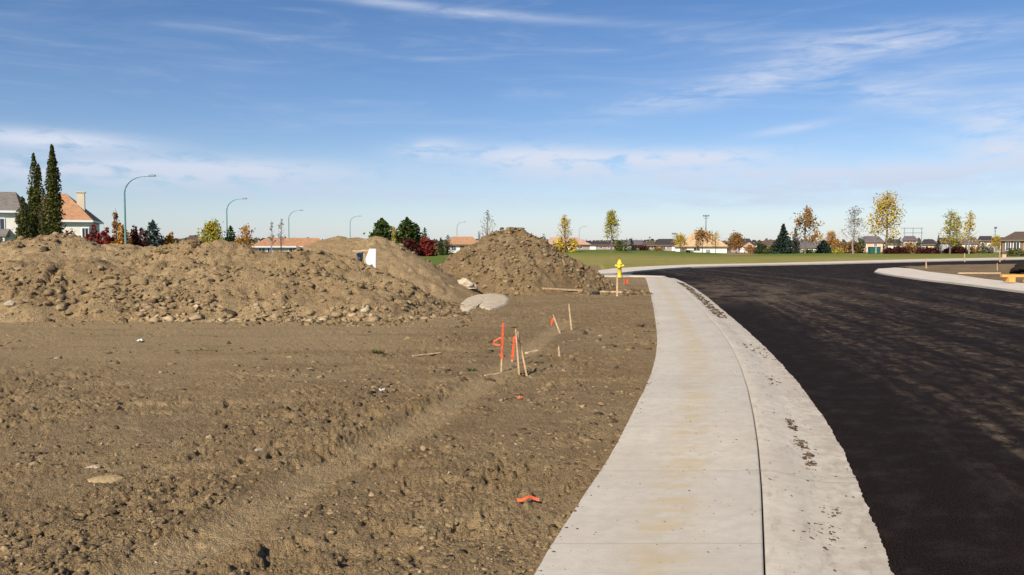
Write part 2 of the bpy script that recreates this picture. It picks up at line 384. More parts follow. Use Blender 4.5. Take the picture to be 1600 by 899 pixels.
def asphalt_mat():
    m, t, p = new_mat('asphalt')
    uvn = t.node('ShaderNodeUVMap').outputs[0]
    s = t.node('ShaderNodeSeparateXYZ'); t.link(uvn, s.inputs[0]); u, v = s.outputs[0], s.outputs[1]
    n3 = t.noise(uvn, 75, 4, 0.7); n2 = t.noise(uvn, 2.5, 6, 0.7)
    col = t.mix(t.mapr(n3, 0.38, 0.68), (0.004, 0.0025, 0.0018, 1), (0.027, 0.0170, 0.0135, 1))
    # dust carried along by tyres: long broken streaks that follow the lane
    st = t.noise(t.combine(t.math('MULTIPLY', u, 3.2), t.math('MULTIPLY', v, 0.35)), 1.0, 6, 0.7)
    brk = t.noise(t.combine(t.math('MULTIPLY', u, 2.4), t.math('MULTIPLY', v, 1.7)), 1.6, 7, 0.8)
    far = t.mapr(v, 3.0, 18.0, 0.8, 1.2)
    band = t.mapr(u, 0.5, 1.6)
    # two wheel tracks that carry most of the clay
    wob = t.math('ADD', u, t.math('MULTIPLY', t.math('SUBTRACT', t.noise(t.combine(0.0, t.math('MULTIPLY', v, 0.12)), 1.0, 2), 0.5), 0.8))
    tr = None
    for uc, uw in ((1.6, .10), (2.1, .22), (2.5, .10), (3.3, .30), (4.5, .16), (4.85, .26), (6.6, .45), (9.1, .5)):
        one_ = t.mapr(t.math('ABSOLUTE', t.math('SUBTRACT', wob, uc)), uw * 1.6, uw * .2)
        tr = one_ if tr is None else t.math('MAXIMUM', tr, one_)
    here = t.mapr(t.noise(t.combine(t.math('MULTIPLY', u, 0.55), t.math('MULTIPLY', v, 0.10), 3.0), 1.0, 4, 0.6), 0.42, 0.60)
    tr = t.math('MULTIPLY', tr, t.math('ADD', t.math('MULTIPLY', here, 0.8), 0.2))
    d1 = t.math('MULTIPLY', t.math('MULTIPLY', t.mapr(st, 0.45, 0.62), t.mapr(brk, 0.44, 0.62)), band)
    d2 = t.math('MULTIPLY', t.math('MULTIPLY', t.mapr(brk, 0.42, 0.66), tr), 0.62)
    dust = t.math('MULTIPLY', t.math('ADD', t.math('MULTIPLY', d1, 0.42), d2), far)
    # a wide dusty patch where lorries turn
    pa = t.math('MULTIPLY', t.mapr(v, 22, 30), t.mapr(v, 46, 36))
    pb = t.mapr(u, 9.0, 1.0)
    patch = t.math('MULTIPLY', t.math('MULTIPLY', pa, pb), t.mapr(t.noise(t.combine(u, t.math('MULTIPLY', v, 0.6)), 0.7, 6, 0.75), 0.38, 0.62))
    dust = t.math('MINIMUM', t.math('ADD', dust, t.math('MULTIPLY', patch, 0.6)), 0.8)
    col = t.mix(dust, col, (0.155, 0.112, 0.074, 1))
    col = t.mix(t.math('MULTIPLY', t.mapr(n2, 0.45, 0.7), 0.12), col, (0.10, 0.088, 0.08, 1))
    # roller seams along the lane
    for us_ in (3.55, 7.2):
        seam = t.mapr(t.math('ABSOLUTE', t.math('SUBTRACT', t.math('ADD', u, t.math('MULTIPLY', n2, 0.05)), us_)), 0.03, 0.008)
        col = t.mix(t.math('MULTIPLY', seam, 0.6), col, (0.004, 0.003, 0.003, 1))
    t.link(col, p.inputs['Base Color'])
    p.inputs['Roughness'].default_value = 0.95; p.inputs['Specular IOR Level'].default_value = 0.06
    bn = t.node('ShaderNodeBump'); bn.inputs['Strength'].default_value = 0.6; bn.inputs['Distance'].default_value = 0.006
    t.link(n3, bn.inputs['Height']); t.link(bn.outputs[0], p.inputs['Normal'])
    return m
M['asphalt'] = asphalt_mat()

def grass_mat():
    m, t, p = new_mat('field_grass')
    co = t.node('ShaderNodeTexCoord').outputs['Object']
    s = t.node('ShaderNodeSeparateXYZ'); t.link(co, s.inputs[0])
    n1 = t.noise(co, 0.05, 6, 0.65); n2 = t.noise(co, 0.9, 6, 0.7)
    g = t.mix(t.mapr(n2, 0.3, 0.7), (0.08, 0.12, 0.014, 1), (0.13, 0.165, 0.03, 1))
    dry = t.mix(t.mapr(n2, 0.3, 0.7), (0.20, 0.18, 0.038, 1), (0.32, 0.26, 0.085, 1))
    at = t.node('ShaderNodeAttribute'); at.attribute_name = 'dryness'
    f = t.math('ADD', at.outputs['Fac'], t.math('MULTIPLY', t.math('SUBTRACT', n1, 0.5), 1.5), clamp=True)
    t.link(t.mix(f, g, dry), p.inputs['Base Color'])
    p.inputs['Roughness'].default_value = 0.95; p.inputs['Specular IOR Level'].default_value = 0.1
    bn = t.node('ShaderNodeBump'); bn.inputs['Distance'].default_value = 0.15
    t.link(n2, bn.inputs['Height']); t.link(bn.outputs[0], p.inputs['Normal'])
    return m
M['grass'] = grass_mat()

def leaf_mat(name, cols, trans=0.25):
    m, t, p = new_mat(name)
    g = t.node('ShaderNodeNewGeometry')
    n = len(cols)
    c = t.ramp(g.outputs['Random Per Island'], [(i / max(1, n - 1), c) for i, c in enumerate(cols)])
    t.link(c, p.inputs['Base Color']); p.inputs['Roughness'].default_value = 0.7; p.inputs['Specular IOR Level'].default_value = 0.2
    tr = t.node('ShaderNodeBsdfTranslucent'); t.link(c, tr.inputs[0])
    mx = t.node('ShaderNodeMixShader'); mx.inputs[0].default_value = trans
    out = [x for x in t.n if x.type == 'OUTPUT_MATERIAL'][0]
    t.link(p.outputs[0], mx.inputs[1]); t.link(tr.outputs[0], mx.inputs[2]); t.link(mx.outputs[0], out.inputs[0])
    return m
LEAF = {
    'yellow': leaf_mat('yellow_leaves', [(0.52, 0.34, 0.03), (0.66, 0.46, 0.06), (0.48, 0.38, 0.06), (0.36, 0.21, 0.03)]),
    'yellowgreen': leaf_mat('yellow_green_leaves', [(0.46, 0.38, 0.03), (0.20, 0.25, 0.03), (0.56, 0.34, 0.03), (0.30, 0.32, 0.04)]),
    'green': leaf_mat('green_leaves', [(0.05, 0.085, 0.02), (0.10, 0.13, 0.03), (0.16, 0.16, 0.035), (0.03, 0.05, 0.015)]),
    'dark': leaf_mat('dark_green_leaves', [(0.022, 0.04, 0.012), (0.045, 0.07, 0.02), (0.07, 0.085, 0.025), (0.015, 0.028, 0.01)]),
    'poplar': leaf_mat('column_leaves', [(0.05, 0.07, 0.015), (0.09, 0.105, 0.022), (0.15, 0.135, 0.03), (0.03, 0.042, 0.012)]),
    'blue': leaf_mat('blue_green_needles', [(0.05, 0.075, 0.06), (0.09, 0.12, 0.10), (0.03, 0.05, 0.04)]),
    'needle': leaf_mat('dark_needles', [(0.015, 0.03, 0.02), (0.035, 0.06, 0.045), (0.02, 0.035, 0.02), (0.05, 0.075, 0.06)]),
    'pine': leaf_mat('pine_needles', [(0.035, 0.06, 0.012), (0.065, 0.10, 0.02), (0.095, 0.125, 0.025)]),
    'red': leaf_mat('red_leaves', [(0.22, 0.02, 0.02), (0.32, 0.04, 0.03), (0.14, 0.015, 0.02), (0.30, 0.08, 0.03)]),
    'darkred': leaf_mat('dark_red_leaves', [(0.06, 0.012, 0.012), (0.10, 0.018, 0.016), (0.04, 0.01, 0.012), (0.12, 0.035, 0.022)]),
    'orange': leaf_mat('orange_leaves', [(0.50, 0.20, 0.02), (0.60, 0.30, 0.03), (0.36, 0.13, 0.02), (0.48, 0.34, 0.05)]),
    'brown': leaf_mat('brown_leaves', [(0.30, 0.15, 0.045), (0.40, 0.21, 0.06), (0.20, 0.10, 0.04), (0.44, 0.26, 0.06)]),
    'greybrown': leaf_mat('grey_brown_leaves', [(0.26, 0.20, 0.16), (0.34, 0.27, 0.19), (0.20, 0.15, 0.13)]),
}
M['bark'] = plain('bark', (0.16, 0.125, 0.10), 0.9, 0.3, 8)
M['grey_bark'] = plain('grey_bark', (0.25, 0.22, 0.21), 0.9, 0.2, 8)

M['wood'] = plain('raw_wood', (0.52, 0.36, 0.21), 0.8, 0.3, 18, bump=0.002)
M['orange_wood'] = plain('orange_wood', (0.72, 0.36, 0.09), 0.7, 0.12, 14)
M['orange_paint'] = plain('orange_paint', (0.72, 0.10, 0.035), 0.8, 0.35, 22)
M['ribbon'] = plain('orange_ribbon', (0.78, 0.13, 0.05), 0.45, 0.05, 20)
M['steel'] = plain('galvanised_steel', (0.16, 0.31, 0.32), 0.5, 0.08, 2, metal=0.2)
M['lamp_head'] = plain('lamp_head', (0.14, 0.16, 0.18), 0.5, 0.08, 2)
M['yellow_paint'] = plain('yellow_paint', (0.76, 0.57, 0.03), 0.5, 0.06, 12, spec=0.5)
M['white'] = plain('white_paint', (0.80, 0.80, 0.82), 0.6, 0.04, 3)
M['glass'] = plain('window_glass', (0.035, 0.045, 0.06), 0.12, 0.1, 2, spec=0.6)
M['black'] = plain('black_plastic', (0.02, 0.02, 0.022), 0.6, 0.2, 6)
M['grey'] = plain('grey_plastic', (0.22, 0.26, 0.30), 0.6, 0.1, 6)
def roof_mat(name, col):
    m, t, p = new_mat(name)
    co = t.node('ShaderNodeTexCoord').outputs['Object']
    s = t.node('ShaderNodeSeparateXYZ'); t.link(co, s.inputs[0])
    row = t.math('FLOOR', t.math('MULTIPLY', s.outputs[2], 5.0))
    n = t.noise(t.combine(t.math('MULTIPLY', s.outputs[0], 1.2), t.math('MULTIPLY', s.outputs[1], 1.2), row), 1.6, 4, 0.6)
    c = t.mix(t.mapr(n, 0.3, 0.7), tuple(x * .8 for x in col) + (1,), tuple(min(1, x * 1.2) for x in col) + (1,))
    e = t.math('LESS_THAN', t.math('FRACT', t.math('MULTIPLY', s.outputs[2], 5.0)), 0.2)
    c = t.mix(t.math('MULTIPLY', e, 0.3), c, tuple(x * .5 for x in col) + (1,))
    t.link(c, p.inputs['Base Color']); p.inputs['Roughness'].default_value = 0.9; p.inputs['Specular IOR Level'].default_value = 0.15
    return m
ROOF = {k: roof_mat(k + '_roof', v) for k, v in {
    'orange': (0.44, 0.235, 0.125), 'tan': (0.52, 0.35, 0.20), 'grey': (0.20, 0.175, 0.155), 'dark': (0.055, 0.048, 0.048),
    'brown': (0.115, 0.08, 0.06), 'lilac': (0.14, 0.12, 0.13), 'pink': (0.48, 0.30, 0.22)}.items()}
WALL = {k: plain(k + '_render_wall', v, 0.85, 0.05, 1.5) for k, v in {
    'white': (0.78, 0.74, 0.66), 'cream': (0.68, 0.58, 0.44), 'grey': (0.34, 0.33, 0.34), 'taupe': (0.30, 0.24, 0.20),
    'peach': (0.66, 0.44, 0.32), 'brown': (0.20, 0.13, 0.08), 'lilac': (0.25, 0.225, 0.225), 'rose': (0.36, 0.26, 0.24)}.items()}

# ------------------------------------------------------------------ edges of the pavement, as ground lines
def line(pts, z):
    w = [G(a, b, z) for a, b in pts]; return np.array([v.y for v in w]), np.array([v.x for v in w])
LEFT = [(833, 899), (868, 840), (904, 785), (940, 733), (968, 685), (989, 643), (1007, 608), (1018, 582), (1025, 555), (1027, 530),
        (1025, 505), (1021, 480), (1016, 457), (1011, 440), (1008, 432)]
JOINT = [(1195, 899), (1193, 840), (1190, 760), (1184, 690), (1177, 645), (1168, 604), (1156, 568), (1142, 540), (1124, 514),
         (1102, 489), (1083, 468), (1066, 452), (1052, 441), (1044, 435), (1036, 432)]
GUT = [(1403, 899), (1385, 850), (1364, 800), (1345, 753), (1324, 708), (1300, 666), (1274, 630), (1249, 597), (1224, 569), (1198, 543),
       (1166, 514), (1135, 488), (1107, 465), (1087, 451), (1069, 441), (1057, 436), (1048, 433), (1042, 432)]
yl, xl = line(LEFT, 0); yj, xj = line(JOINT, 0); yg, xg = line(GUT, -0.10)
def ext(y, x):
    # carry the edge on behind the camera
    s = (x[1] - x[0]) / (y[1] - y[0]); yy = np.array([-12.0, 0.0]); xx = x[0] + (yy - y[0]) * s * np.array([0.6, 1.0])
    return np.concatenate([yy, y]), np.concatenate([xx, x])
yl, xl = ext(yl, xl); yj, xj = ext(yj, xj); yg, xg = ext(yg, xg)
YEND = min(yl[-1], yj[-1], yg[-1])
def smooth_fn(y, x):
    # monotone-ish resample in log depth, then blur
    q = np.linspace(math.log(14), math.log(14 + YEND + 12 + 6), 700); yy = np.exp(q) - 14 - 12 + 12
    yy = np.linspace(0, 1, 900) ** 1.6 * (YEND + 12.5) - 12
    v = np.interp(yy, y, x); k = np.hanning(17); k /= k.sum()
    vp = np.pad(v, 8, mode='reflect', reflect_type='odd'); v = np.convolve(vp, k, 'valid')
    return lambda t: np.interp(t, yy, v)
XL, XJ, XG = smooth_fn(yl, xl), smooth_fn(yj, xj), smooth_fn(yg, xg)

# far side of the road
FAR = [(987, 425), (1010, 423), (1040, 420.5), (1080, 418), (1140, 416), (1200, 414.4), (1300, 412.4), (1400, 410), (1500, 407.6), (1600, 405.6), (1800, 402.8), (2100, 400.5)]
FARO = [(935, 422.5), (960, 419.5), (1000, 417), (1040, 415), (1080, 413.5), (1140, 412.4), (1200, 411.3), (1300, 408.7), (1400, 406), (1500, 403.9), (1600, 402.2), (1800, 400), (2100, 398)]
farw = [G(a, b, -0.10) for a, b in FAR]; faro = [G(a, b, 0.02) for a, b in FARO]

# ------------------------------------------------------------------ terrain
def rise(x, y):
    """the field climbs gently towards the houses, more so in front and to the left"""
    azp = 800 + F * x / np.maximum(y, 1.0)
    return sstep(105, 240, y) * (1.0 * sstep(1160, 960, azp) + 0.25 * sstep(1160, 1260, azp)) * (1 - 0.0 * y)
def rise1(x, y): return float(rise(np.array([float(x)]), np.array([float(y)]))[0])

paved_y = np.concatenate([np.linspace(-12, YEND, 90)]); paved_left = np.stack([XL(paved_y), paved_y], 1)
paved = [tuple(p) for p in paved_left] + [(G(985, 431, 0).x, G(985, 431, 0).y), (G(935, 430, 0).x, G(935, 430, 0).y)] + [(v.x, v.y) for v in faro] + [(600, 330), (600, -12)]
PV = np.array(paved)
def sdist(x, y, poly):
    """signed distance, negative inside"""
    d = np.full(x.shape, 1e9); ins = np.zeros(x.shape, bool); n = len(poly)
    for i in range(n):
        ax, ay = poly[i]; bx, by = poly[(i + 1) % n]
        ex, ey = bx - ax, by - ay; t = np.clip(((x - ax) * ex + (y - ay) * ey) / (ex * ex + ey * ey + 1e-12), 0, 1)
        d = np.minimum(d, (x - ax - t * ex) ** 2 + (y - ay - t * ey) ** 2)
        c = ((ay > y) != (by > y)); xi = ax + (y - ay) * ex / (ey if abs(ey) > 1e-9 else 1e-9)
        ins ^= c & (x < xi)
    return np.where(ins, -1, 1) * np.sqrt(d)

TRK = [G(120, 930, 0), G(300, 850, 0), G(480, 740, 0), G(640, 665, 0), G(730, 610, 0), G(800, 560, 0), G(880, 500, 0)]
def track_d(x, y):
    d = np.full(x.shape, 1e9)
    for a, b in zip(TRK[:-1], TRK[1:]):
        ex, ey = b.x - a.x, b.y - a.y; t = np.clip(((x - a.x) * ex + (y - a.y) * ey) / (ex * ex + ey * ey), 0, 1)
        d = np.minimum(d, np.hypot(x - a.x - t * ex, y - a.y - t * ey))
    return d

def dirt_height(x, y, sd_pave=None):
    """surface of the bare lot"""
    if sd_pave is None: sd_pave = sdist(x, y, PV[::2] if len(PV) > 300 else PV)
    dist = np.hypot(x, y)
    tr = sstep(0.30, 0.08, track_d(x, y) + 0.12 * (fbm(x * 1.3, y * 1.3, 3, 40) - 0.5))
    flat = sstep(9.5, 13.5, y + 1.5 * (fbm(x * .3, y * .3, 2, 3) - .5)) * sstep(-0.5, -3.5, x - (y - 12) * 0.06)
    rough = np.clip(0.25 + 1.8 * (fbm(x * .8, y * .55, 4, 9) - 0.40) , 0.12, 1.0)
    rough = 1.35 * rough * (1 - 0.62 * tr) * (1 - 0.66 * flat)
    z = -0.035 + 0.07 * (fbm(x * .35, y * .35, 3, 21) - .5) + 0.05 * (fbm(x * 1.6, y * 1.6, 3, 5) - .5) * (0.4 + rough)
    # ruts beside the smooth track
    td = track_d(x, y); z += 0.035 * np.exp(-((td - 0.38) / 0.10) ** 2) * rough - 0.03 * tr
    z += rough * (0.035 * clods(x * 5.5, y * 5.5, 60, 0.25) * (0.6 + fbm(x * 20, y * 20, 2, 61)) + 0.065 * clods(x * 12, y * 12, 70, 0.5) * (0.5 + fbm(x * 40, y * 40, 2, 62)))
    z -= rough * 0.05 * sstep(0.60, 0.72, fbm(x * 6.5, y * 6.5, 3, 63, 0.6))
    z += (0.35 + 0.65 * rough) * (0.036 * clods(x * 24, y * 24, 80, 0.5) + 0.036 * (fbm(x * 11, y * 11, 5, 90, 0.7) - .5) + 0.020 * (vn(x * 50, y * 50, 91) - .5))
    z += 0.02 * (rough) * (fbm(x * 3.1, y * 3.1, 3, 33) - 0.5)
    z += 0.007 * tr * np.sin((x * 0.55 + y * 0.83) * 2 * math.pi / 0.11 + 2 * fbm(x * 2, y * 2, 2, 44)) * sstep(0.35, 0.6, fbm(x * 1.1, y * 1.1, 2, 45))
    # settles against the edge of the walk
    edge = np.exp(-np.maximum(sd_pave, 0) / 0.5); z = z * (1 - 0.45 * edge) - 0.012 * edge
    return z, np.clip(tr + 0.85 * flat, 0, 1)

def make_ground():
    azf = np.arange(-43.0, 14.0, 0.07); azc = np.concatenate([np.arange(18.0, 280.0, 5.0), np.arange(280.5, 317.0, 0.5)])
    A = np.radians(np.concatenate([azf, azc])); nc = len(A)
    rr = [0.6]
    while rr[-1] < 3.0: rr.append(rr[-1] * 1.03)
    while rr[-1] < 12: rr.append(rr[-1] * 1.0042)
    while rr[-1] < 32: rr.append(rr[-1] * 1.006)
    while rr[-1] < 120: rr.append(rr[-1] * 1.014)
    while rr[-1] < 5000: rr.append(rr[-1] * 1.07)
    r = np.array(rr); nr = len(r)
    X = (r[:, None] * np.sin(A)[None]).ravel(); Y = (r[:, None] * np.cos(A)[None]).ravel()
    D = np.hypot(X, Y)
    sd = np.full(X.shape, 500.0); near = D < 420; sd[near] = sdist(X[near], Y[near], PV)
    z = np.full(X.shape, -0.05); sm = np.zeros(X.shape)
    lot = (D < 60) & (sd > -0.6)
    zz, s_ = dirt_height(X[lot], Y[lot], sd[lot]); fade = sstep(60, 40, D[lot])
    z[lot] = zz * fade - 0.05 * (1 - fade); sm[lot] = s_
    z = z + rise(X, Y)
    z = np.where(sd < -0.10, -0.32, z)
    cols = np.append(np.stack([X, Y, z], 1), [[0, 0, -0.32]], 0)
    V = cols; f = grid_faces(nr, nc, wrap=True)[:, ::-1]
    V[-1, 2] = -0.05
    o = np_mesh('ground', V, f, M['soil'], smooth=True, attr={'smooth_earth': np.append(sm, 0)})
    # close the hole under the camera
    return tag(o, 'bare trampled brown earth of the building lot', kind='structure')
make_ground()

# ------------------------------------------------------------------ sidewalk, gutter, road
def jag(y, amp, s):
    yy = np.asarray(y); return amp * (fbm(yy * 1.9, yy * 0 + 0.5, 6, s, 0.72) - 0.5) * 2
def rows_to(yend, y0=-11.5):
    a = [y0]
    while a[-1] < yend: a.append(a[-1] + max(0.025, 0.006 * abs(a[-1])))
    a[-1] = yend; return np.array(a)
ys = rows_to(YEND)
def strip(name, ys, prof, m, label):
    """prof: list of (x array, z array) columns from left to right"""
    n = len(prof); V = np.zeros((len(ys), n, 3)); UV = np.zeros((len(ys), n, 2))
    for k, (x, z) in enumerate(prof):
        V[:, k, 0] = x; V[:, k, 1] = ys; V[:, k, 2] = z; UV[:, k, 0] = x - prof[1][0]; UV[:, k, 1] = ys
    o = np_mesh(name, V.reshape(-1, 3), grid_faces(len(ys), n)[:, ::1], m, smooth=False, uv=UV.reshape(-1, 2))
    return tag(o, label, kind='structure')
one = np.ones_like(ys)
lx = XL(ys) + jag(ys, 0.006, 300); jx = XJ(ys)
cols = [(lx + 0.0, -0.2 * one)] + [(lx + (jx - 0.006 - lx) * f_, 0 * one - (0.004 if f_ in (0, 1) else 0)) for f_ in (0, 0.012, 0.25, 0.5, 0.75, 0.988, 1)] + [(jx - 0.006, -0.2 * one)]
strip('sidewalk', ys, cols, M['walk'], 'pale concrete sidewalk curving beside the dirt lot')
gx = XG(ys); w = gx - jx
fade = sstep(YEND - 1, YEND - 9, ys)
prof = [(jx + 0.006, -0.2 * one), (jx + 0.006, -0.003 * one), (jx + 0.017, 0 * one), (jx + 0.15 * w, -0.006 * one), (jx + 0.32 * w, -0.035 * one),
        (jx + 0.48 * w, -0.075 * one), (jx + 0.62 * w, -0.090 * one), (gx, -0.100 * one), (gx + 0.14, -0.104 * one), (gx + 0.14, -0.25 * one)]
strip('gutter', ys, prof, M['gutter'], 'concrete rolled kerb and gutter pan at the road edge')

# asphalt sheet
def road():
    yfar = np.array([v.y for v in farw]); xfar = np.array([v.x for v in farw])
    a = rows_to(YEND - 0.3); b = np.linspace(YEND - 0.25, farw[0].y, 24)[1:]; c = farw[0].y + (np.geomspace(1, 1 + yfar[-1] - farw[0].y, 160) - 1)[1:]
    Y = np.concatenate([a, b, c])
    gl = XG(a) - 0.025 + jag(a, 0.026, 210) + 0.012 * (vn(a * 40, a * 0, 77) - .5)
    x0 = XG(np.array([YEND - 0.3]))[0]; p985 = G(985, 429.5, -0.1).x
    bl = np.interp(b, [YEND - 0.3, YEND + 0.4, farw[0].y], [x0, p985, farw[0].x])
    L = np.concatenate([gl, bl, np.interp(c, yfar, xfar)])
    us = np.concatenate([[0, 0.0001], np.geomspace(0.06, 300, 70)])
    V = np.zeros((len(Y), len(us), 3)); UV = np.zeros((len(Y), len(us), 2))
    xr = XG(np.clip(Y, -12, YEND - 2.5))
    for k, u in enumerate(us):
        V[:, k, 0] = L + u; V[:, k, 1] = Y; V[:, k, 2] = -0.092 if k else -0.2
        UV[:, k, 0] = L + u - xr; UV[:, k, 1] = Y
    V[:, 1, 2] = -0.097; 
    o = np_mesh('road', V.reshape(-1, 3), grid_faces(len(Y), len(us)), M['asphalt'], uv=UV.reshape(-1, 2), smooth=True)
    tag(o, 'wide fresh black asphalt road with dusty tyre streaks', kind='structure')
road()
# concrete walk and kerb on the far side of the road
def ribbon(name, A, B, zt, zb, m, label):
    mb = MB(); n = len(A); assert n == len(B)
    vs = [(p.x, p.y, zt) for p in A] + [(p.x, p.y, zt) for p in B] + [(p.x, p.y, zb) for p in A] + [(p.x, p.y, zb) for p in B]
    fs = []
    for i in range(n - 1):
        fs += [(i, i + 1, n + i + 1, n + i), (2 * n + i + 1, 2 * n + i, i, i + 1)[::-1], (n + i, n + i + 1, 3 * n + i + 1, 3 * n + i)[::-1]]
    fs += [(0, n, 3 * n, 2 * n), (n - 1, 2 * n - 1, 4 * n - 1, 3 * n - 1)[::-1]]
    mb.add(vs, fs); o = mb.build(name, m); return tag(o, label, kind='structure')
_fx = [p[0] for p in FAR]; _fy = [p[1] for p in FAR]
fr = [G(935, 428, 0.02), G(962, 427, 0.02)] + [G(a, float(np.interp(a, _fx, _fy)) - 1.0 * (800 / (800 + abs(a - 987))), 0.02) for a, b in FARO[2:]]
assert len(fr) == len(faro)
ribbon('far_sidewalk', [Vector((v.x, v.y, 0)) for v in fr], faro, 0.02, -0.2, M['far_walk'], 'far concrete walk and kerb between road and grass')
nk = [(940, 430.5), (985, 430.2), (1012, 430.9), (1040, 431.8)]; nk2 = [(940, 432), (985, 431.9), (1009, 432.4), (1036, 433.2)]
ribbon('kerb', [G(a, b, 0) for a, b in nk], [G(a, b, 0) for a, b in nk2], 0.015, -0.2, M['far_walk'], 'near kerb where the road turns left behind the hydrant')

# the corner lot across the road
ISO = [(1366, 424.5), (1380, 427.5), (1400, 430.5), (1440, 436), (1480, 440.3), (1540, 447.5), (1600, 455), (1750, 478), (1950, 520)]
ISI = [(1372, 420.0), (1400, 418.3), (1422, 419.5), (1450, 424.5), (1500, 430.0), (1540, 436.0), (1600, 442.5), (1750, 460), (1950, 495)]
ribbon('corner_sidewalk', [G(a, b, 0.0) for a, b in ISO], [G(a, b, 0.0) for a, b in ISI], 0.0, -0.2, M['far_walk'], 'concrete walk around the corner lot across the road')
def corner_lot():
    P1 = [G(a, b, 0) for a, b in ISI[2:]]; P2 = [G(a, b, 0) for a, b in [(1400, 417.6), (1440, 415.4), (1500, 413.6), (1560, 412.6), (1640, 412), (1800, 411), (2100, 410)]]
    n = 60; m_ = 40; V = []
    ta = np.linspace(0, 1, n); P1a = np.array([[v.x, v.y] for v in P1]); P2a = np.array([[v.x, v.y] for v in P2])
    g1 = np.stack([np.interp(ta, np.linspace(0, 1, len(P1)), P1a[:, i]) for i in (0, 1)], 1)
    g2 = np.stack([np.interp(ta, np.linspace(0, 1, len(P2)), P2a[:, i]) for i in (0, 1)], 1)
    s = np.linspace(0, 1, m_)[None, :, None]; Q = g1[:, None] * (1 - s) + g2[:, None] * s
    X, Y = Q[..., 0].ravel(), Q[..., 1].ravel(); e = np.minimum(1, np.minimum(s[..., 0], 1 - s[..., 0]) * 8 + 0 * Q[..., 0]).ravel()
    z = 0.012 + e * (0.25 * (fbm(X * .25, Y * .25, 4, 8) - 0.42) + 0.12 * clods(X * 1.3, Y * 1.3, 12, .5)); z = np.maximum(z, -0.03)
    s2 = np.where(np.arange(m_) == m_ - 1, -0.2, 0.0)[None, :].repeat(n, 0).ravel()
    o = np_mesh('dirt_lot', np.stack([X, Y, z + s2], 1), grid_faces(n, m_), M['dark_pile_soil'], smooth=True)
    tag(o, 'brown dirt of the corner lot across the road', kind='structure')
corner_lot()

# grass field
def field():
    fy = np.array([v.y for v in faro]); fx = np.array([v.x for v in faro])
    azs = np.radians(np.concatenate([np.linspace(-75, -42, 20), np.linspace(-41, 45, 260), np.linspace(46, 70, 16)]))
    ang = np.arctan2(fx, fy); rs = np.hypot(fx, fy)
    r0 = np.interp(azs, ang, rs, left=78, right=rs[-1]); r0 = np.where(azs < ang[0], 78 / np.cos(np.clip(azs, -1.2, 1)) ** 0.3, r0)
    k = np.hanning(9); k /= k.sum(); left = azs < ang[0] + 0.001
    T = np.concatenate([[0, 0.0005], np.geomspace(0.01, 1, 80)])
    Rr = r0[None] * (1 + T[:, None] * (2800 / r0[None]))
    X = (Rr * np.sin(azs)[None]).ravel(); Y = (Rr * np.cos(azs)[None]).ravel()
    z = rise(X, Y) + 0.02 + 0.06 * (fbm(X * .1, Y * .1, 3, 4) - .5) * sstep(0, 12, (Rr - r0[None]).ravel())
    z[:len(azs)] -= 0.25
    azp = 800 + F * np.tan(np.clip(np.tile(azs, len(T)), -1.2, 1.2))
    dry = sstep(200, 120, Rr.ravel()) * sstep(820, 900, azp) * 0.95
    dry = np.maximum(dry, 0.45 * sstep(1200, 1350, azp)) + 0.0
    o = np_mesh('grass_field', np.stack([X, Y, z], 1), grid_faces(len(T), len(azs))[:, ::-1], M['grass'], smooth=True, attr={'dryness': dry})
    tag(o, 'mown grass field, green and olive, in front of the far houses', kind='structure')
field()

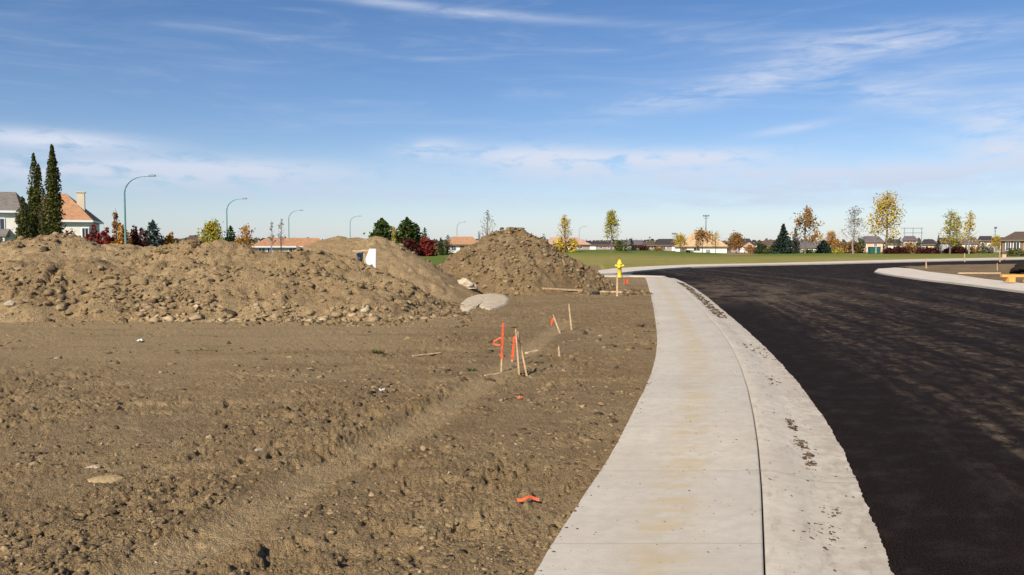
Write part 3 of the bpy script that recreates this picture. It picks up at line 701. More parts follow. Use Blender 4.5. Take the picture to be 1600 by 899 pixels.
# ------------------------------------------------------------------ piles of earth
PILES = []
def pile(name, peaks, slope, xr, yr, step, m, label, lump=1.0, seed=0, rmode=0.9):
    """peaks: real apex points (x,y,z); flanks fall away at the soil's angle of rest"""
    x = np.arange(xr[0], xr[1], step); y = np.arange(yr[0], yr[1], step * 1.1); X, Y = np.meshgrid(x, y); X = X.ravel(); Y = Y.ravel()
    def hgt(X, Y):
        wx = X + 0.5 * (fbm(X * .7, Y * .7, 3, seed + 1) - .5) * lump; wy = Y + 0.7 * (fbm(X * .7, Y * .7, 3, seed + 2) - .5) * lump + 0.9 * (vn(X * .38, Y * .1, seed + 21) - .5) * lump
        acc = np.zeros_like(X); kk = 7.0
        for (px, py, pz, *sl) in peaks:
            s = sl[0] if sl else slope
            d = np.sqrt((wx - px) ** 2 + (wy - py) ** 2 + 0.06); acc += np.exp(kk * np.clip(pz - s * d + 0.2 * s, -2, 6))
        z = np.log(acc + 1e-9) / kk
        foot = np.clip((z + 0.1) / 0.5, 0, 1)
        n = 0.10 * (fbm(X * 1.4, Y * 1.4, 4, seed + 3, 0.6) - .5) + 0.55 * lump * 0.16 * (fbm(X * 2.6, Y * 2.6, 3, seed + 4) - .5)
        msk = np.clip((fbm(X * .8, Y * .8, 2, seed + 9) - 0.38) * 3.5, 0.1, 1)
        n += lump * msk * (0.28 * clods(X * 2.2, Y * 2.6, seed + 5, 0.35) / 2.4 * 1.6 + 0.42 * clods(X * 5.5, Y * 6, seed + 6, 0.5) / 5.5 * 1.7 + 0.6 * clods(X * 11, Y * 11, seed + 7, 0.6) / 11 * 1.6)
        n += 0.11 * lump * (fbm(X * 6, Y * 6, 5, seed + 8, 0.8) - .5) + 0.16 * lump * (np.abs(fbm(X * 2.2, Y * 2.2, 4, seed + 14, 0.6) - .5) - .1) - 0.13 * lump * sstep(0.60, 0.72, fbm(X * 3.6, Y * 3.6, 3, seed + 12, 0.6)) * (0.4 + msk)
        z = z + n * (0.25 + 0.75 * foot)
        return np.where(z < -0.3, -0.3, z)
    Z = hgt(X, Y)
    nx, ny = len(x), len(y)
    f = grid_faces(ny, nx); keep = Z[f].max(1) > -0.12; f = f[keep]
    used = np.unique(f); remap = -np.ones(len(X), int); remap[used] = np.arange(len(used))
    o = np_mesh(name, np.stack([X, Y, Z], 1)[used], remap[f], m, smooth=True)
    tag(o, label, 'dirt pile', 'piles of excavated earth')
    PILES.append((hgt, xr, yr, o)); return o

def apex(px, py, d, *s): v = P(px, py, d); return (v.x, v.y, v.z, *s)
CREST = [(-420, 380, 24.5), (-340, 372, 24.3), (-260, 378, 24), (-180, 370, 24), (-110, 380, 24), (-50, 374, 24), (5, 379, 23.6), (30, 378, 23.8), (62, 372, 24), (92, 366, 24.2), (128, 374, 24.2), (165, 389, 24.2),
         (198, 380, 24.6), (232, 388, 24.6), (262, 388, 24.4), (300, 375, 24.4), (340, 375, 24.4), (368, 384, 24.4), (400, 394, 24.2), (440, 393, 24.2),
         (475, 391, 24.2), (505, 393, 24.2), (535, 402, 24.2), (562, 420, 24.0), (595, 427, 24.0), (622, 440, 23.6)]
# secondary dumps in front of the crest make the uneven face
FRONT = [(20, 405, 21.8), (75, 410, 21.4), (135, 400, 21.9), (190, 418, 21.3), (245, 412, 21.6), (290, 402, 22.0), (335, 415, 21.4), (390, 418, 21.5),
         (440, 424, 21.4), (480, 414, 22.0), (520, 432, 21.2), (560, 445, 21.0), (600, 456, 21.2), (628, 462, 22.0),
         (60, 452, 19.8), (160, 455, 19.9), (260, 462, 19.7), (350, 458, 19.9), (440, 462, 19.8), (520, 466, 19.8), (575, 468, 20.2), (-60, 410, 21.8), (-130, 430, 21), (-220, 415, 21.5), (-320, 420, 21.5)]
pile('dirt_pile', [apex(*c) for c in CREST] + [apex(*c) for c in FRONT], 0.62, (-31, -1.3), (16.5, 29.5), 0.055, M['pile_soil'],
     'long lumpy ridge of brown earth across the left side of the lot', 1.0, 100)
BACK = [(478, 388, 30), (505, 377, 30), (530, 370, 30), (556, 372, 29.8), (588, 370, 29.6), (603, 377, 29.5)]
pile('dirt_pile', [apex(*c) for c in BACK], 0.60, (-13.5, 1.5), (24.5, 35.5), 0.065, M['pile_soil'],
     'smooth sided dirt pile behind the right end of the long ridge', 0.6, 200)
MID = [(757, 374, 33.5), (778, 361, 33.6), (800, 357, 33.7), (818, 361, 33.6), (836, 374, 33.3), (862, 391, 33), (885, 404, 32.8), (905, 414, 32.6), (736, 389, 33.2), (722, 402, 33), (790, 400, 31.8), (830, 418, 31.2), (770, 420, 31.4), (925, 428, 32)]
pile('dirt_pile', [apex(*c) for c in MID], 0.78, (-5.5, 5.8), (28.0, 39.0), 0.055, M['dark_pile_soil'],
     'steep cone shaped heap of darker cloddy earth in the middle of the photo', 1.25, 300)

def surface_z(x, y):
    """height of the dirt, piles included, at arrays of points"""
    z, _ = dirt_height(x, y); 
    for hgt, xr, yr, o in PILES:
        i = (x > xr[0]) & (x < xr[1]) & (y > yr[0]) & (y < yr[1])
        if i.any(): z[i] = np.maximum(z[i], hgt(x[i], y[i]))
    return z
def sz(x, y): return float(surface_z(np.array([float(x)]), np.array([float(y)]))[0])

def hit(px, py):
    """where the line of sight through a photo point meets the dirt"""
    d = ray(px, py); t = np.arange(3.0, 45, 0.03); X = d.x / d.y * t; Z = CAM_H + d.z / d.y * t
    k = np.nonzero(Z <= surface_z(X, t))[0]; k = k[0] if len(k) else -1
    return Vector((X[k], t[k], Z[k]))

# ------------------------------------------------------------------ loose clods and crumbs (uncountable)
def ico():
    t = (1 + 5 ** .5) / 2
    v = np.array([(-1, t, 0), (1, t, 0), (-1, -t, 0), (1, -t, 0), (0, -1, t), (0, 1, t), (0, -1, -t), (0, 1, -t), (t, 0, -1), (t, 0, 1), (-t, 0, -1), (-t, 0, 1)], float)
    v /= np.linalg.norm(v[0])
    f = np.array([(0, 11, 5), (0, 5, 1), (0, 1, 7), (0, 7, 10), (0, 10, 11), (1, 5, 9), (5, 11, 4), (11, 10, 2), (10, 7, 6), (7, 1, 8),
                  (3, 9, 4), (3, 4, 2), (3, 2, 6), (3, 6, 8), (3, 8, 9), (4, 9, 5), (2, 4, 11), (6, 2, 10), (8, 6, 7), (9, 8, 1)])
    return v, f
IV, IF = ico()
def scatter(name, pts, sizes, m, label, cat='loose soil', flat=0.7):
    n = len(pts); V = np.repeat(IV[None], n, 0) * (1 + 1.15 * (rng.random((n, 12, 1)) - 0.5)) + 0.22 * rng.normal(size=(n, 12, 3))
    a = rng.random(n) * 6.28; c, s = np.cos(a), np.sin(a)
    V *= (np.stack([0.8 + 0.6 * rng.random(n), 0.7 + 0.4 * rng.random(n), flat * (0.7 + 0.5 * rng.random(n))], 1))[:, None, :]
    # tilt then turn
    b = (rng.random(n) - .5) * 1.2; cb, sb = np.cos(b)[:, None], np.sin(b)[:, None]
    y, z = V[..., 1] * cb - V[..., 2] * sb, V[..., 1] * sb + V[..., 2] * cb; V[..., 1], V[..., 2] = y, z
    x, y = V[..., 0] * c[:, None] - V[..., 1] * s[:, None], V[..., 0] * s[:, None] + V[..., 1] * c[:, None]; V[..., 0], V[..., 1] = x, y
    V = V * sizes[:, None, None] + pts[:, None, :]
    F_ = (IF[None] + 12 * np.arange(n)[:, None, None]).reshape(-1, 3)
    o = np_mesh(name, V.reshape(-1, 3), F_, m)
    if cat: tag(o, label, cat, kind='stuff')
    return o
def img_pts(n, x0, x1, y0, y1, z=0.0, p=1.0):
    px = rng.uniform(x0, x1, n); py = y0 + (y1 - y0) * rng.random(n) ** p
    w_ = np.array([G(a, b, z)[:] for a, b in zip(px, py)]); return w_
# near ground
g = img_pts(38000, -80, 1030, 490, 930, 0, 0.9); sd = sdist(g[:, 0], g[:, 1], PV); td = track_d(g[:, 0], g[:, 1])
dens = fbm(g[:, 0] * .9, g[:, 1] * .9, 3, 500)
flat = sstep(9.5, 13.5, g[:, 1]) * sstep(-0.5, -3.5, g[:, 0] - (g[:, 1] - 12) * .06)
keep = (sd > 0.03) & (rng.random(len(g)) < np.clip((dens - 0.38) * 4, 0.05, 1) * (1 - 0.85 * flat)) & ((td > 0.3) | (rng.random(len(g)) < 0.1))
g = g[keep]; g[:, 2] = surface_z(g[:, 0], g[:, 1])
s_ = (0.0035 + 0.030 * rng.random(len(g)) ** 6) * np.clip(g[:, 1] / 6, 0.8, 2.2); g[:, 2] -= s_ * 0.3
h_ = rng.random(len(g)) < 0.68
scatter('soil_clods', g[h_], s_[h_], M['clod'], 'loose pale crumbs and clods of brown soil scattered on the bare lot')
scatter('dark_soil_clods', g[~h_], s_[~h_], M['dark_clod'], 'darker crumbs of soil scattered on the bare lot')  # random share of the crumbs in a darker colour
# on the piles
g = []
for (x0, x1, y0, y1, n) in ((-27, -1.0, 17.5, 24.5, 30000), (-4.8, 5.2, 29, 34, 10000), (-13, -2, 18.3, 20.4, 2500), (-9.5, -2.6, 18.2, 19.6, 2600)):
    g.append(np.stack([rng.uniform(x0, x1, n), rng.uniform(y0, y1, n), np.zeros(n)], 1))
g = np.concatenate(g); g[:, 2] = surface_z(g[:, 0], g[:, 1])
dn = fbm(g[:, 0] * .6, g[:, 1] * .6, 3, 900); keep = rng.random(len(g)) < np.clip((dn - 0.36) * 4, 0.08, 1); g = g[keep]
s_ = 0.011 + 0.10 * rng.random(len(g)) ** 5.5; g[:, 2] -= s_ * 0.2; h_ = rng.random(len(g)) < 0.8
scatter('pile_clods', g[h_], s_[h_], M['clod'], 'clods of dry earth strewn over the faces of the dirt piles')
scatter('dark_pile_clods', g[~h_], s_[~h_], M['dark_clod'], 'darker clods strewn over the faces of the dirt piles')  # random share of the pile clods, darker in colour
gr_ = np.stack([rng.uniform(-9.0, -1.9, 900), 18.55 + 0.9 * rng.random(900) ** 1.6, np.zeros(900)], 1); gr_[:, 1] += 0.18 * np.maximum(0, gr_[:, 0] + 5)
gr_[:, 2] = surface_z(gr_[:, 0], gr_[:, 1]); rs_ = 0.015 + 0.10 * rng.random(900) ** 7; gr_[:, 2] += rs_ * .1
scatter('pale_rubble', gr_, rs_, M['pale_clod'], 'pale broken lumps of earth strewn along the foot of the long ridge', 'rubble')
# small pale stones
g = img_pts(220, 0, 1000, 500, 899); sd = sdist(g[:, 0], g[:, 1], PV); g = g[sd > 0.05]; g[:, 2] = surface_z(g[:, 0], g[:, 1])
scatter('pebbles', g, 0.004 + 0.013 * rng.random(len(g)) ** 3, M['stone'], 'small pale pebbles mixed into the bare soil', 'pebbles')
# crumbs on the gutter and walk
def on_gutter(n, ya, yb, ua, ub, spread=1.0):
    y = rng.uniform(ya, yb, n); u = rng.uniform(ua, ub, n); a, b = XJ(y), XG(y); x = a + (b - a) * u
    z = np.interp(u, [-2, 0, .15, .32, .48, .62, 1], [0, 0, -.006, -.035, -.075, -.09, -.1]); return np.stack([x, y, z], 1)
def gut_blob(n, y, dy, u, du):
    q = on_gutter(n, y, y + .001, u, u + .001); yy = y + np.clip(rng.normal(size=n), -2, 2) * dy; uu = u + np.clip(rng.normal(size=n), -2, 2) * du + (y - yy) * .05
    a, b = XJ(yy), XG(yy); q[:, 0] = a + (b - a) * uu; q[:, 1] = yy; q[:, 2] = np.interp(uu, [0, .15, .32, .48, .62, 1], [0, -.006, -.035, -.075, -.09, -.1]); return q
c = [on_gutter(240, 4, 25, 0.05, 1.0), gut_blob(45, 7.9, .16, 0.46, 0.03), gut_blob(45, 7.1, .14, 0.50, .035), gut_blob(45, 6.55, .12, 0.55, .04), gut_blob(40, 4.85, .12, 0.5, .09), gut_blob(30, 5.3, .07, 0.62, .07), on_gutter(30, 10, 11, 0.4, 0.7),
     on_gutter(60, 12.6, 14.6, 0.35, 0.95), on_gutter(500, 20, 40, 0.3, 0.75), on_gutter(170, 4, 20, -0.9, 0.0)]
we = rng.uniform(3.5, 30, 420); we2 = XL(we) + np.abs(rng.normal(size=420)) * 0.05 - .01; c.append(np.stack([we2, we, 0 * we], 1))
cc = np.concatenate(c)
sz_ = np.concatenate([0.003 + 0.008 * rng.random(240), np.concatenate([0.006 + 0.020 * rng.random(135) ** 2, 0.003 + 0.011 * rng.random(70) ** 2]), 0.004 + 0.02 * rng.random(30) ** 2, 0.006 + 0.024 * rng.random(60) ** 2, 0.015 + 0.035 * rng.random(500), 0.002 + 0.006 * rng.random(170), 0.003 + 0.010 * rng.random(420) ** 2])
scatter('soil_crumbs', cc, sz_, M['mud'], 'dark crumbs of mud lying on the gutter and walk', flat=0.5)

# ------------------------------------------------------------------ larger lumps one can pick out
def lump_obj(name, loc, size, m, label, cat, group=None, sub=2, seed=0, amp=0.35):
    import bmesh
    bm = bmesh.new(); bmesh.ops.create_icosphere(bm, subdivisions=sub, radius=1.0)
    for v in bm.verts:
        q = np.array([v.co.x * 1.7 + seed * 3.1]); r_ = np.array([v.co.y * 1.7 + v.co.z * 2.3 + seed])
        v.co *= 1 + amp * (float(fbm(q, r_, 3, seed)[0]) - 0.5) * 2
        v.co.z = max(v.co.z, -0.4)
        v.co.x *= size[0]; v.co.y *= size[1]; v.co.z *= size[2]
    me = bpy.data.meshes.new(name); bm.to_mesh(me); bm.free(); me.materials.append(m)
    o = bpy.data.objects.new(name, me); COL.objects.link(o); o.location = loc; o.rotation_euler = (0, 0, seed * 1.3)
    if label: tag(o, label, cat, group)
    return o
k = 0
for (px, py, w_) in [(18, 480, 22), (96, 484, 24), (152, 490, 16), (405, 489, 24), (432, 497, 14), (486, 494, 22), (520, 486, 14), (571, 489, 20), (545, 470, 13), (600, 482, 12), (640, 476, 16), (655, 470, 12), (505, 474, 14), (158, 421, 16), (300, 500, 10), (462, 478, 12)]:
    # walk the viewing line to where it meets the slope
    d = ray(px, py)
    for dist in np.arange(17.0, 27, 0.1):
        p = P(px, py, dist)
        if p.z <= sz(p.x, p.y): break
    r_ = w_ / 2.5 / F * dist
    lump_obj('earth_lump', (p.x, p.y, sz(p.x, p.y) + r_ * 0.1), (r_, r_ * .8, r_ * .7), M['clod'] if k % 7 else M['stone'],
             'large pale lump of dry earth on the face of the long dirt ridge', 'earth lump', 'lumps of earth on the long ridge', 2, k + 3); k += 1

def wash(name, poly, zmax, label, cat, m):
    pts = [G(a, b, 0.0) for a, b in poly]; cx = sum(p.x for p in pts) / len(pts); cy = sum(p.y for p in pts) / len(pts)
    n = len(pts); zc = sz(cx, cy); rings = 9; V = [(0, 0, zmax)]; fs = []
    sub = 5; per = []
    for i in range(n):
        for t in range(sub):
            a, b = pts[i], pts[(i + 1) % n]; q = a.lerp(b, t / sub); per.append((q.x - cx, q.y - cy))
    k_ = len(per)
    for r_ in range(1, rings + 1):
        f_ = r_ / rings
        for (x, y) in per:
            xx, yy = x * f_, y * f_; z = zmax * (1 - f_ ** 2.6) + 0.03 * (float(vn(np.array([xx * 6 + 3]), np.array([yy * 6]), 5)[0]) - .5) * (1 - f_)
            if r_ == rings: z = -0.12
            V.append((xx * (1 + .04 * math.sin(9 * x)), yy, z))
    for i in range(k_): fs.append((0, 1 + i, 1 + (i + 1) % k_))
    for r_ in range(rings - 1):
        for i in range(k_):
            a = 1 + r_ * k_ + i; b = 1 + r_ * k_ + (i + 1) % k_; fs.append((a, a + k_, b + k_, b))
    o = np_mesh(name, V, fs, m, smooth=True); o.location = (cx, cy, zc + 0.01)
    return tag(o, label, cat)
wash('cement_spill', [(716, 484), (715, 474), (728, 465), (746, 459), (772, 457), (792, 460), (798, 466), (794, 475), (780, 482), (765, 485), (752, 482), (746, 478), (740, 483), (728, 487)], 0.055,
     'smooth pale cement spill with a scalloped front edge on the dirt', 'cement spill', M['cement'])
p = hit(727, 447); lump_obj('cement_lump', (p.x, p.y + 0.1, p.z), (0.38, 0.28, 0.24), M['cement'],
     'rough pale lump of hardened cement at the left foot of the cone shaped heap', 'cement lump', None, 3, 31, 0.5)
for px, py, w_, lab, mm in [(165, 742, 0.13, 'flat yellowish stone half buried in the dirt, lower left', 'sand_stone'), (148, 720, 0.08, 'pale grey broken stone just above the flat yellowish one', 'cement'),
                        (838, 577, 0.07, 'dark clod standing in for a shadowed hollow beside the leaning stakes', 'dark_clod'), (402, 693, 0.06, 'pale tan stone alone in the middle of the bare lot', 'stone'),  # first entry: dark colour stands for the shade in a hollow
                        (908, 520, 0.16, 'dark muddy clod right of the farthest thin stake', 'dark_clod')]:
    p = G(px, py, 0); lump_obj('stone' if mm != 'dark_clod' else 'earth_lump', (p.x, p.y, sz(p.x, p.y)), (w_, w_ * .7, w_ * .28 if mm != 'dark_clod' else w_ * .6), M[mm], lab, 'stone' if mm != 'dark_clod' else 'earth lump', None, 2, int(px) % 37)

# ------------------------------------------------------------------ stakes and ribbons
def stake(px0, py0, px1, py1, w_, label, paint=0.0, flag=None, wood='wood', paint_range=None, group='survey stakes', zg=None, depth=None, over_height=None):
    """from foot (px0,py0) to head (px1,py1)"""
    if depth is None: b = hit(px0, py0)
    else: b = P(px0, py0, depth); b.z = zg
    t = P(px1, py1, b.y); L = (t - b).length; dirv = (t - b).normalized()
    root = empty('survey_stake', b); xa = (Vector((1, 0, 0)) - dirv * dirv.x).normalized(); ya = dirv.cross(xa); root.rotation_euler = Matrix((xa, ya, dirv)).transposed().to_euler()
    tag(root, label, 'stake', group)
    def bar(z0, z1, ww, point=False):
        mb = MB(); h = ww / 2; d_ = ww * 0.32
        vs = [(-h, -d_, z0), (h, -d_, z0), (h, d_, z0), (-h, d_, z0), (-h, -d_, z1), (h, -d_, z1), (h, d_, z1), (-h, d_, z1)]
        if point: vs[4:] = [(-h, -d_, z1 - ww), (0.25 * h, -d_, z1), (0.25 * h, d_, z1), (-h, d_, z1 - ww)]
        return mb.add(vs, [(0, 3, 2, 1), (4, 5, 6, 7), (0, 1, 5, 4), (1, 2, 6, 5), (2, 3, 7, 6), (3, 0, 4, 7)])
    bar(-0.06, L, w_, True).build('shaft', M[wood], root)
    if paint_range: bar(L * paint_range[0], L * paint_range[1] + 0.002, w_ + 0.004).build('painted_band', M['orange_paint'], root)
    if flag:
        # ribbon: strip given as local (x, z) points relative to the stake
        vs = []; fs = []
        for i, (x, z, wd, y) in enumerate(flag):
            vs += [(x, y - 0.012, z - wd / 2), (x, y - 0.012, z + wd / 2), (x, y - 0.010, z - wd / 2), (x, y - 0.010, z + wd / 2)]
        for i in range(len(flag) - 1):
            a, b2 = 4 * i, 4 * i + 4; fs += [(a, b2, b2 + 1, a + 1), (a + 2, a + 3, b2 + 3, b2 + 2), (a + 1, b2 + 1, b2 + 3, a + 3), (a, a + 2, b2 + 2, b2)]
        MB().add(vs, fs).build('ribbon', M['ribbon'], root)
    return root
stake(783, 582, 786, 505, 0.024, 'orange painted stake with a looped orange ribbon on its left', wood='wood', paint_range=(0.27, 1.0),
      flag=[(0, 0.50, .012, 0), (-0.05, 0.49, .022, .01), (-0.13, 0.43, .026, .03), (-0.125, 0.405, .02, .02), (-0.08, 0.395, .026, 0), (-0.03, 0.40, .016, -.02), (0.0, 0.42, .012, 0)])
stake(811, 586, 806, 513, 0.024, 'pale wooden stake leaning left, left one of the crossed pair')
stake(823, 587, 809, 517, 0.024, 'pale wooden stake leaning left, right one of the crossed pair')
stake(800, 566, 804, 526, 0.032, 'short orange painted stake close left of the crossed pair', paint_range=(0.1, 1.0))
stake(875, 521, 864, 491, 0.035, 'leaning wooden stake with an orange ribbon tied near its top', flag=[(0.0, .34, .03, 0), (-.05, .31, .07, .02), (-.10, .26, .06, 0), (-.12, .20, .03, .02)])
stake(893, 516, 889, 474, 0.035, 'thin plain stake standing behind the ribboned leaning stake')
stake(874, 556, 873, 540, 0.030, 'short stub of a wooden stake low in the verge')
stake(964, 462, 965, 426, 0.075, 'tall bare wooden stake standing in front of the yellow hydrant')
# across the road
stake(1447, 418, 1447, 404, 0.09, 'pale survey stake at the tip of the corner lot', zg=0.0, depth=63)
stake(1507, 409, 1507, 395.5, 0.13, 'tan survey stake on the far verge beyond the corner lot', zg=0.0, depth=98)
stake(1562, 407.5, 1562, 393, 0.14, 'pale survey stake on the far verge near the right edge', zg=0.0, depth=98)
stake(1558, 424, 1558, 411, 0.05, 'thin grey stake at the back of the corner lot', zg=0.05, depth=56)
def post_thing():
    b = P(1569, 401, 112); b.z = rise1(b.x, b.y); e = tag(empty('marker_post', b), 'short orange marker panel on the far grass by the last stake', 'marker')
    MB().box((0, 0, .45), (.55, .05, .6)).build('panel', WALL['peach'], e, bevel=.02)
    for x in (-.2, .2): MB().box((x, 0, .06), (.08, .08, .3)).build('leg', M['wood'], e)
post_thing()

# loose ribbon on the ground, litter, planks
def loose_ribbon(px, py, L, rz, label):
    p = G(px, py, 0); vs = []; fs = []; n = 9
    for i in range(n):
        u = i / (n - 1) - .5; z = 0.035 + 0.010 * math.cos(u * 7); w2 = 0.013 * (1 - 0.5 * abs(u))
        vs += [(u * L, -w2 + .02 * math.sin(u * 7), z), (u * L, w2 + .02 * math.sin(u * 7), z + .012), (u * L, w2 + .02 * math.sin(u * 7), z + .009), (u * L, -w2 + .02 * math.sin(u * 7), z - .003)]
    for i in range(n - 1):
        a = 4 * i
        for k in range(4): fs.append((a + k, a + (k + 1) % 4, a + 4 + (k + 1) % 4, a + 4 + k))
    o = np_mesh('ribbon', vs, fs, M['ribbon']); o.location = (p.x, p.y, sz(p.x, p.y)); o.rotation_euler = (0, 0, rz)
    tag(o, label, 'ribbon')
loose_ribbon(825, 777, 0.15, 0.08, 'short strip of orange ribbon lying on the dirt near the sidewalk')
loose_ribbon(812, 619, 0.05, 0.5, 'tiny scrap of orange ribbon on the dirt below the crossed stakes')
def plank(name, p0, p1, w_, h, m, label, cat='plank', z=None):
    a, b = hit(*p0), hit(*p1); c = (a + b) / 2; L = (b - a).length
    o = MB().box((0, 0, 0), (L, w_, h)).build(name, M[m], bevel=0.004); o.location = (c.x, c.y, c.z + h * 0.3); o.rotation_euler = (0, -math.asin((b.z - a.z) / L), math.atan2(b.y - a.y, b.x - a.x))
    return tag(o, label, cat)
plank('plank', (848, 452), (909, 455), 0.14, 0.07, 'wood', 'long pale plank lying at the right foot of the cone shaped heap')
plank('plank', (938, 456.5), (973, 457.5), 0.12, 0.06, 'wood', 'short plank on the ground at the foot of the tall bare stake')
plank('wood_scrap', (645, 557), (690, 552), 0.04, 0.02, 'wood', 'thin tan stick lying flat in the middle of the lot', 'stick')
plank('wood_scrap', (822, 553), (841, 549), 0.07, 0.03, 'wood', 'pale wood offcut just right of the crossed stakes', 'offcut')
plank('wood_scrap', (757, 588), (783, 584), 0.03, 0.02, 'wood', 'thin pale stick at the foot of the orange stake', 'stick')
def scrap(px, py, s, label):
    p = G(px, py, 0); n = 7; vs = []; fs = []
    for j in range(n):
        for i in range(n):
            u, v = i / (n - 1) - .5, j / (n - 1) - .5
            vs.append((u * s * (1 + .3 * math.sin(5 * v)), v * s * .7 * (1 + .25 * math.cos(6 * u)), .012 + .02 * math.sin(7 * u + 3 * v) * math.cos(5 * v) + 0.3 * s * abs(u)))
    for j in range(n - 1):
        for i in range(n - 1): a = j * n + i; fs.append((a, a + 1, a + n + 1, a + n))
    o = np_mesh('paper_scrap', vs, fs, M['white'], smooth=True); o.location = (p.x, p.y, sz(p.x, p.y) + 0.01); o.rotation_euler = (0, 0, px)
    sm = o.modifiers.new('thick', 'SOLIDIFY'); sm.thickness = 0.002
    tag(o, label, 'litter')
scrap(597, 610, 0.05, 'crumpled white scrap of paper left of the stakes on bare dirt')
scrap(219, 533, 0.14, 'white scrap of litter lying on the flat dirt before the long ridge')

# small green weeds
def tufts(name, spots, label, cat, kind=None):
    V = []; fs = []
    for (x, y, h, n) in spots:
        z0 = sz(x, y)
        for _ in range(n):
            a = random.random() * 6.28; r_ = h * random.uniform(.0, 1.0); l = h * random.uniform(.5, 1); w_ = l * .22; ca, sa = math.cos(a), math.sin(a)
            bx, by = x + ca * r_ * .8, y + sa * r_ * .5; b = len(V); q = random.uniform(.3, .9)
            V += [(bx - sa * w_, by + ca * w_, z0 - .005), (bx + sa * w_, by - ca * w_, z0 - .005), (bx + ca * l * q + sa * w_ * .7, by + sa * l * q - ca * w_ * .7, z0 + l * .5), (bx + ca * l * q * 1.5, by + sa * l * q * 1.5, z0 + l * .75)]
            fs.append((b, b + 1, b + 2, b + 3))
    o = np_mesh(name, V, fs, LEAF['green']); tag(o, label, cat, kind=kind); return o
p = G(591, 550, 0); tufts('weed_tuft', [(p.x, p.y, .10, 40), (p.x + .1, p.y, .07, 20)], 'small green weed tuft alone on the flat dirt', 'weed')
p = G(737, 577, 0); tufts('weed_tuft', [(p.x, p.y, .06, 34)], 'small green weed left of the orange stake', 'weed')
sp = []
for _ in range(75):
    px = random.gauss(330, 75); py = 545 + random.gauss(0, 3) + (px - 330) * 0.01; q = G(px, py, 0); sp.append((q.x, q.y, random.uniform(.02, .05), random.randint(4, 9)))
tufts('weeds', sp, 'thin line of low green weeds across the flat dirt', 'weeds', 'stuff')

# ------------------------------------------------------------------ hydrant
def hydrant():
    b = G(968, 432, 0); b.z = sz(b.x, b.y)
    s = (P(968, 404.5, b.y).z - b.z) / 0.96
    e = tag(empty('fire_hydrant', b), 'yellow fire hydrant behind a wooden stake at the bend of the road', 'fire hydrant'); e.scale = (s, s, s)
    y = M['yellow_paint']
    MB().lathe([(.17, 0), (.17, .035), (.115, .04), (.105, .10), (.105, .52), (.135, .53), (.135, .57), (.115, .575), (.115, .66)], 24).build('barrel', y, e, True)
    MB().lathe([(.15, .66), (.15, .69), (.13, .70), (.12, .76), (.11, .80), (.07, .84), (.065, .90), (.03, .915)], 24).build('bonnet', y, e, True)
    for sx in (-1, 1):
        mb = MB(); mb.tube([(sx * .08, 0, .60), (sx * .17, 0, .60)], [.055, .055], 14); mb.tube([(sx * .17, 0, .60), (sx * .215, 0, .60)], [.07, .065], 8); mb.tube([(sx * .215, 0, .60), (sx * .245, 0, .60)], [.02, .02], 5)
        mb.build('side_nozzle', y, e)
    mb = MB(); mb.tube([(0, -.08, .58), (0, -.17, .58)], [.075, .075], 16); mb.tube([(0, -.17, .58), (0, -.215, .58)], [.095, .09], 8); mb.build('front_nozzle', y, e)
    e.rotation_euler = (0, 0, R(-18))
hydrant()
def small_flag():
    b = G(977, 446, 0); b.z = sz(b.x, b.y); e = tag(empty('marker_flag', b), 'small red wire marker flag right of the hydrant stake', 'flag')
    MB().tube([(0, 0, -.05), (.0, 0, .30)], [.006, .006], 5).build('wire', M['black'], e)
    vs = [(-.10, 0, .12), (.14, 0.02, .14), (.13, 0.03, .32), (-.02, 0, .30)]; vs += [(x, y + .004, z) for x, y, z in vs]
    MB().add(vs, [(0, 1, 2, 3), (7, 6, 5, 4), (0, 4, 5, 1), (1, 5, 6, 2), (2, 6, 7, 3), (3, 7, 4, 0)]).build('flag', M['orange_paint'], e)
small_flag()
def cap():
    p = G(931, 459, 0); o = MB().lathe([(.16, 0), (.16, .12), (.13, .16), (.0, .17)], 16).build('pipe_cap', M['black'], smooth=False); o.location = (p.x, p.y, sz(p.x, p.y) - .02)
    tag(o, 'low black pipe cap between the two planks', 'pipe cap')
cap()

# ------------------------------------------------------------------ white board and timber half buried between the piles
def board():
    d = 24.75
    a, b, c, e_ = P(577.5, 389, d), P(587, 389, d), P(586.5, 421, d), P(571, 402, d)
    pts = [P(577.5, 389, d), P(587, 389, d), P(586.8, 424, d), P(583, 424, d), P(570, 408, d), P(573, 400, d)]
    vs = [tuple(p) for p in pts] + [(p.x, p.y + .05, p.z) for p in pts]; n = 6
    o = np_mesh('foam_board', vs, [[0, 5, 4, 3, 2, 1], [6, 7, 8, 9, 10, 11]] + [[i, (i + 1) % n, (i + 1) % n + n, i + n] for i in range(n)], M['white'])
    tag(o, 'white foam board sticking up from the dirt between the ridge and the smooth pile', 'foam board')
    p0, p1 = P(552, 393, d + .05), P(577, 391.5, d + .05); c = (p0 + p1) / 2
    o = MB().box((0, 0, 0), ((p1 - p0).length, .09, .05)).build('plank', M['wood'], bevel=.004); o.location = c; o.rotation_euler = (0, -.04, 0)
    tag(o, 'tan timber plank bridging to the left edge of the white foam board', 'plank')
    q = P(562, 400, d + .3); zb = sz(q.x, q.y)
    o = MB().lathe([(.09, 0), (.12, .28), (.125, .30), (.11, .30), (.10, .27)], 16).build('bucket', M['grey'], smooth=True); o.location = (q.x, q.y, P(562, 409, d + .3).z)
    tag(o, 'grey bucket tucked under the tan plank beside the white board', 'bucket')
    p0, p1 = P(569.5, 396, d + .02), P(571.5, 412, d + .02)
    o = MB().tube([p0, p1], [.035, .035], 4).build('timber_post', M['wood']); tag(o, 'short tan timber post at the left edge of the white board', 'timber post')
board()

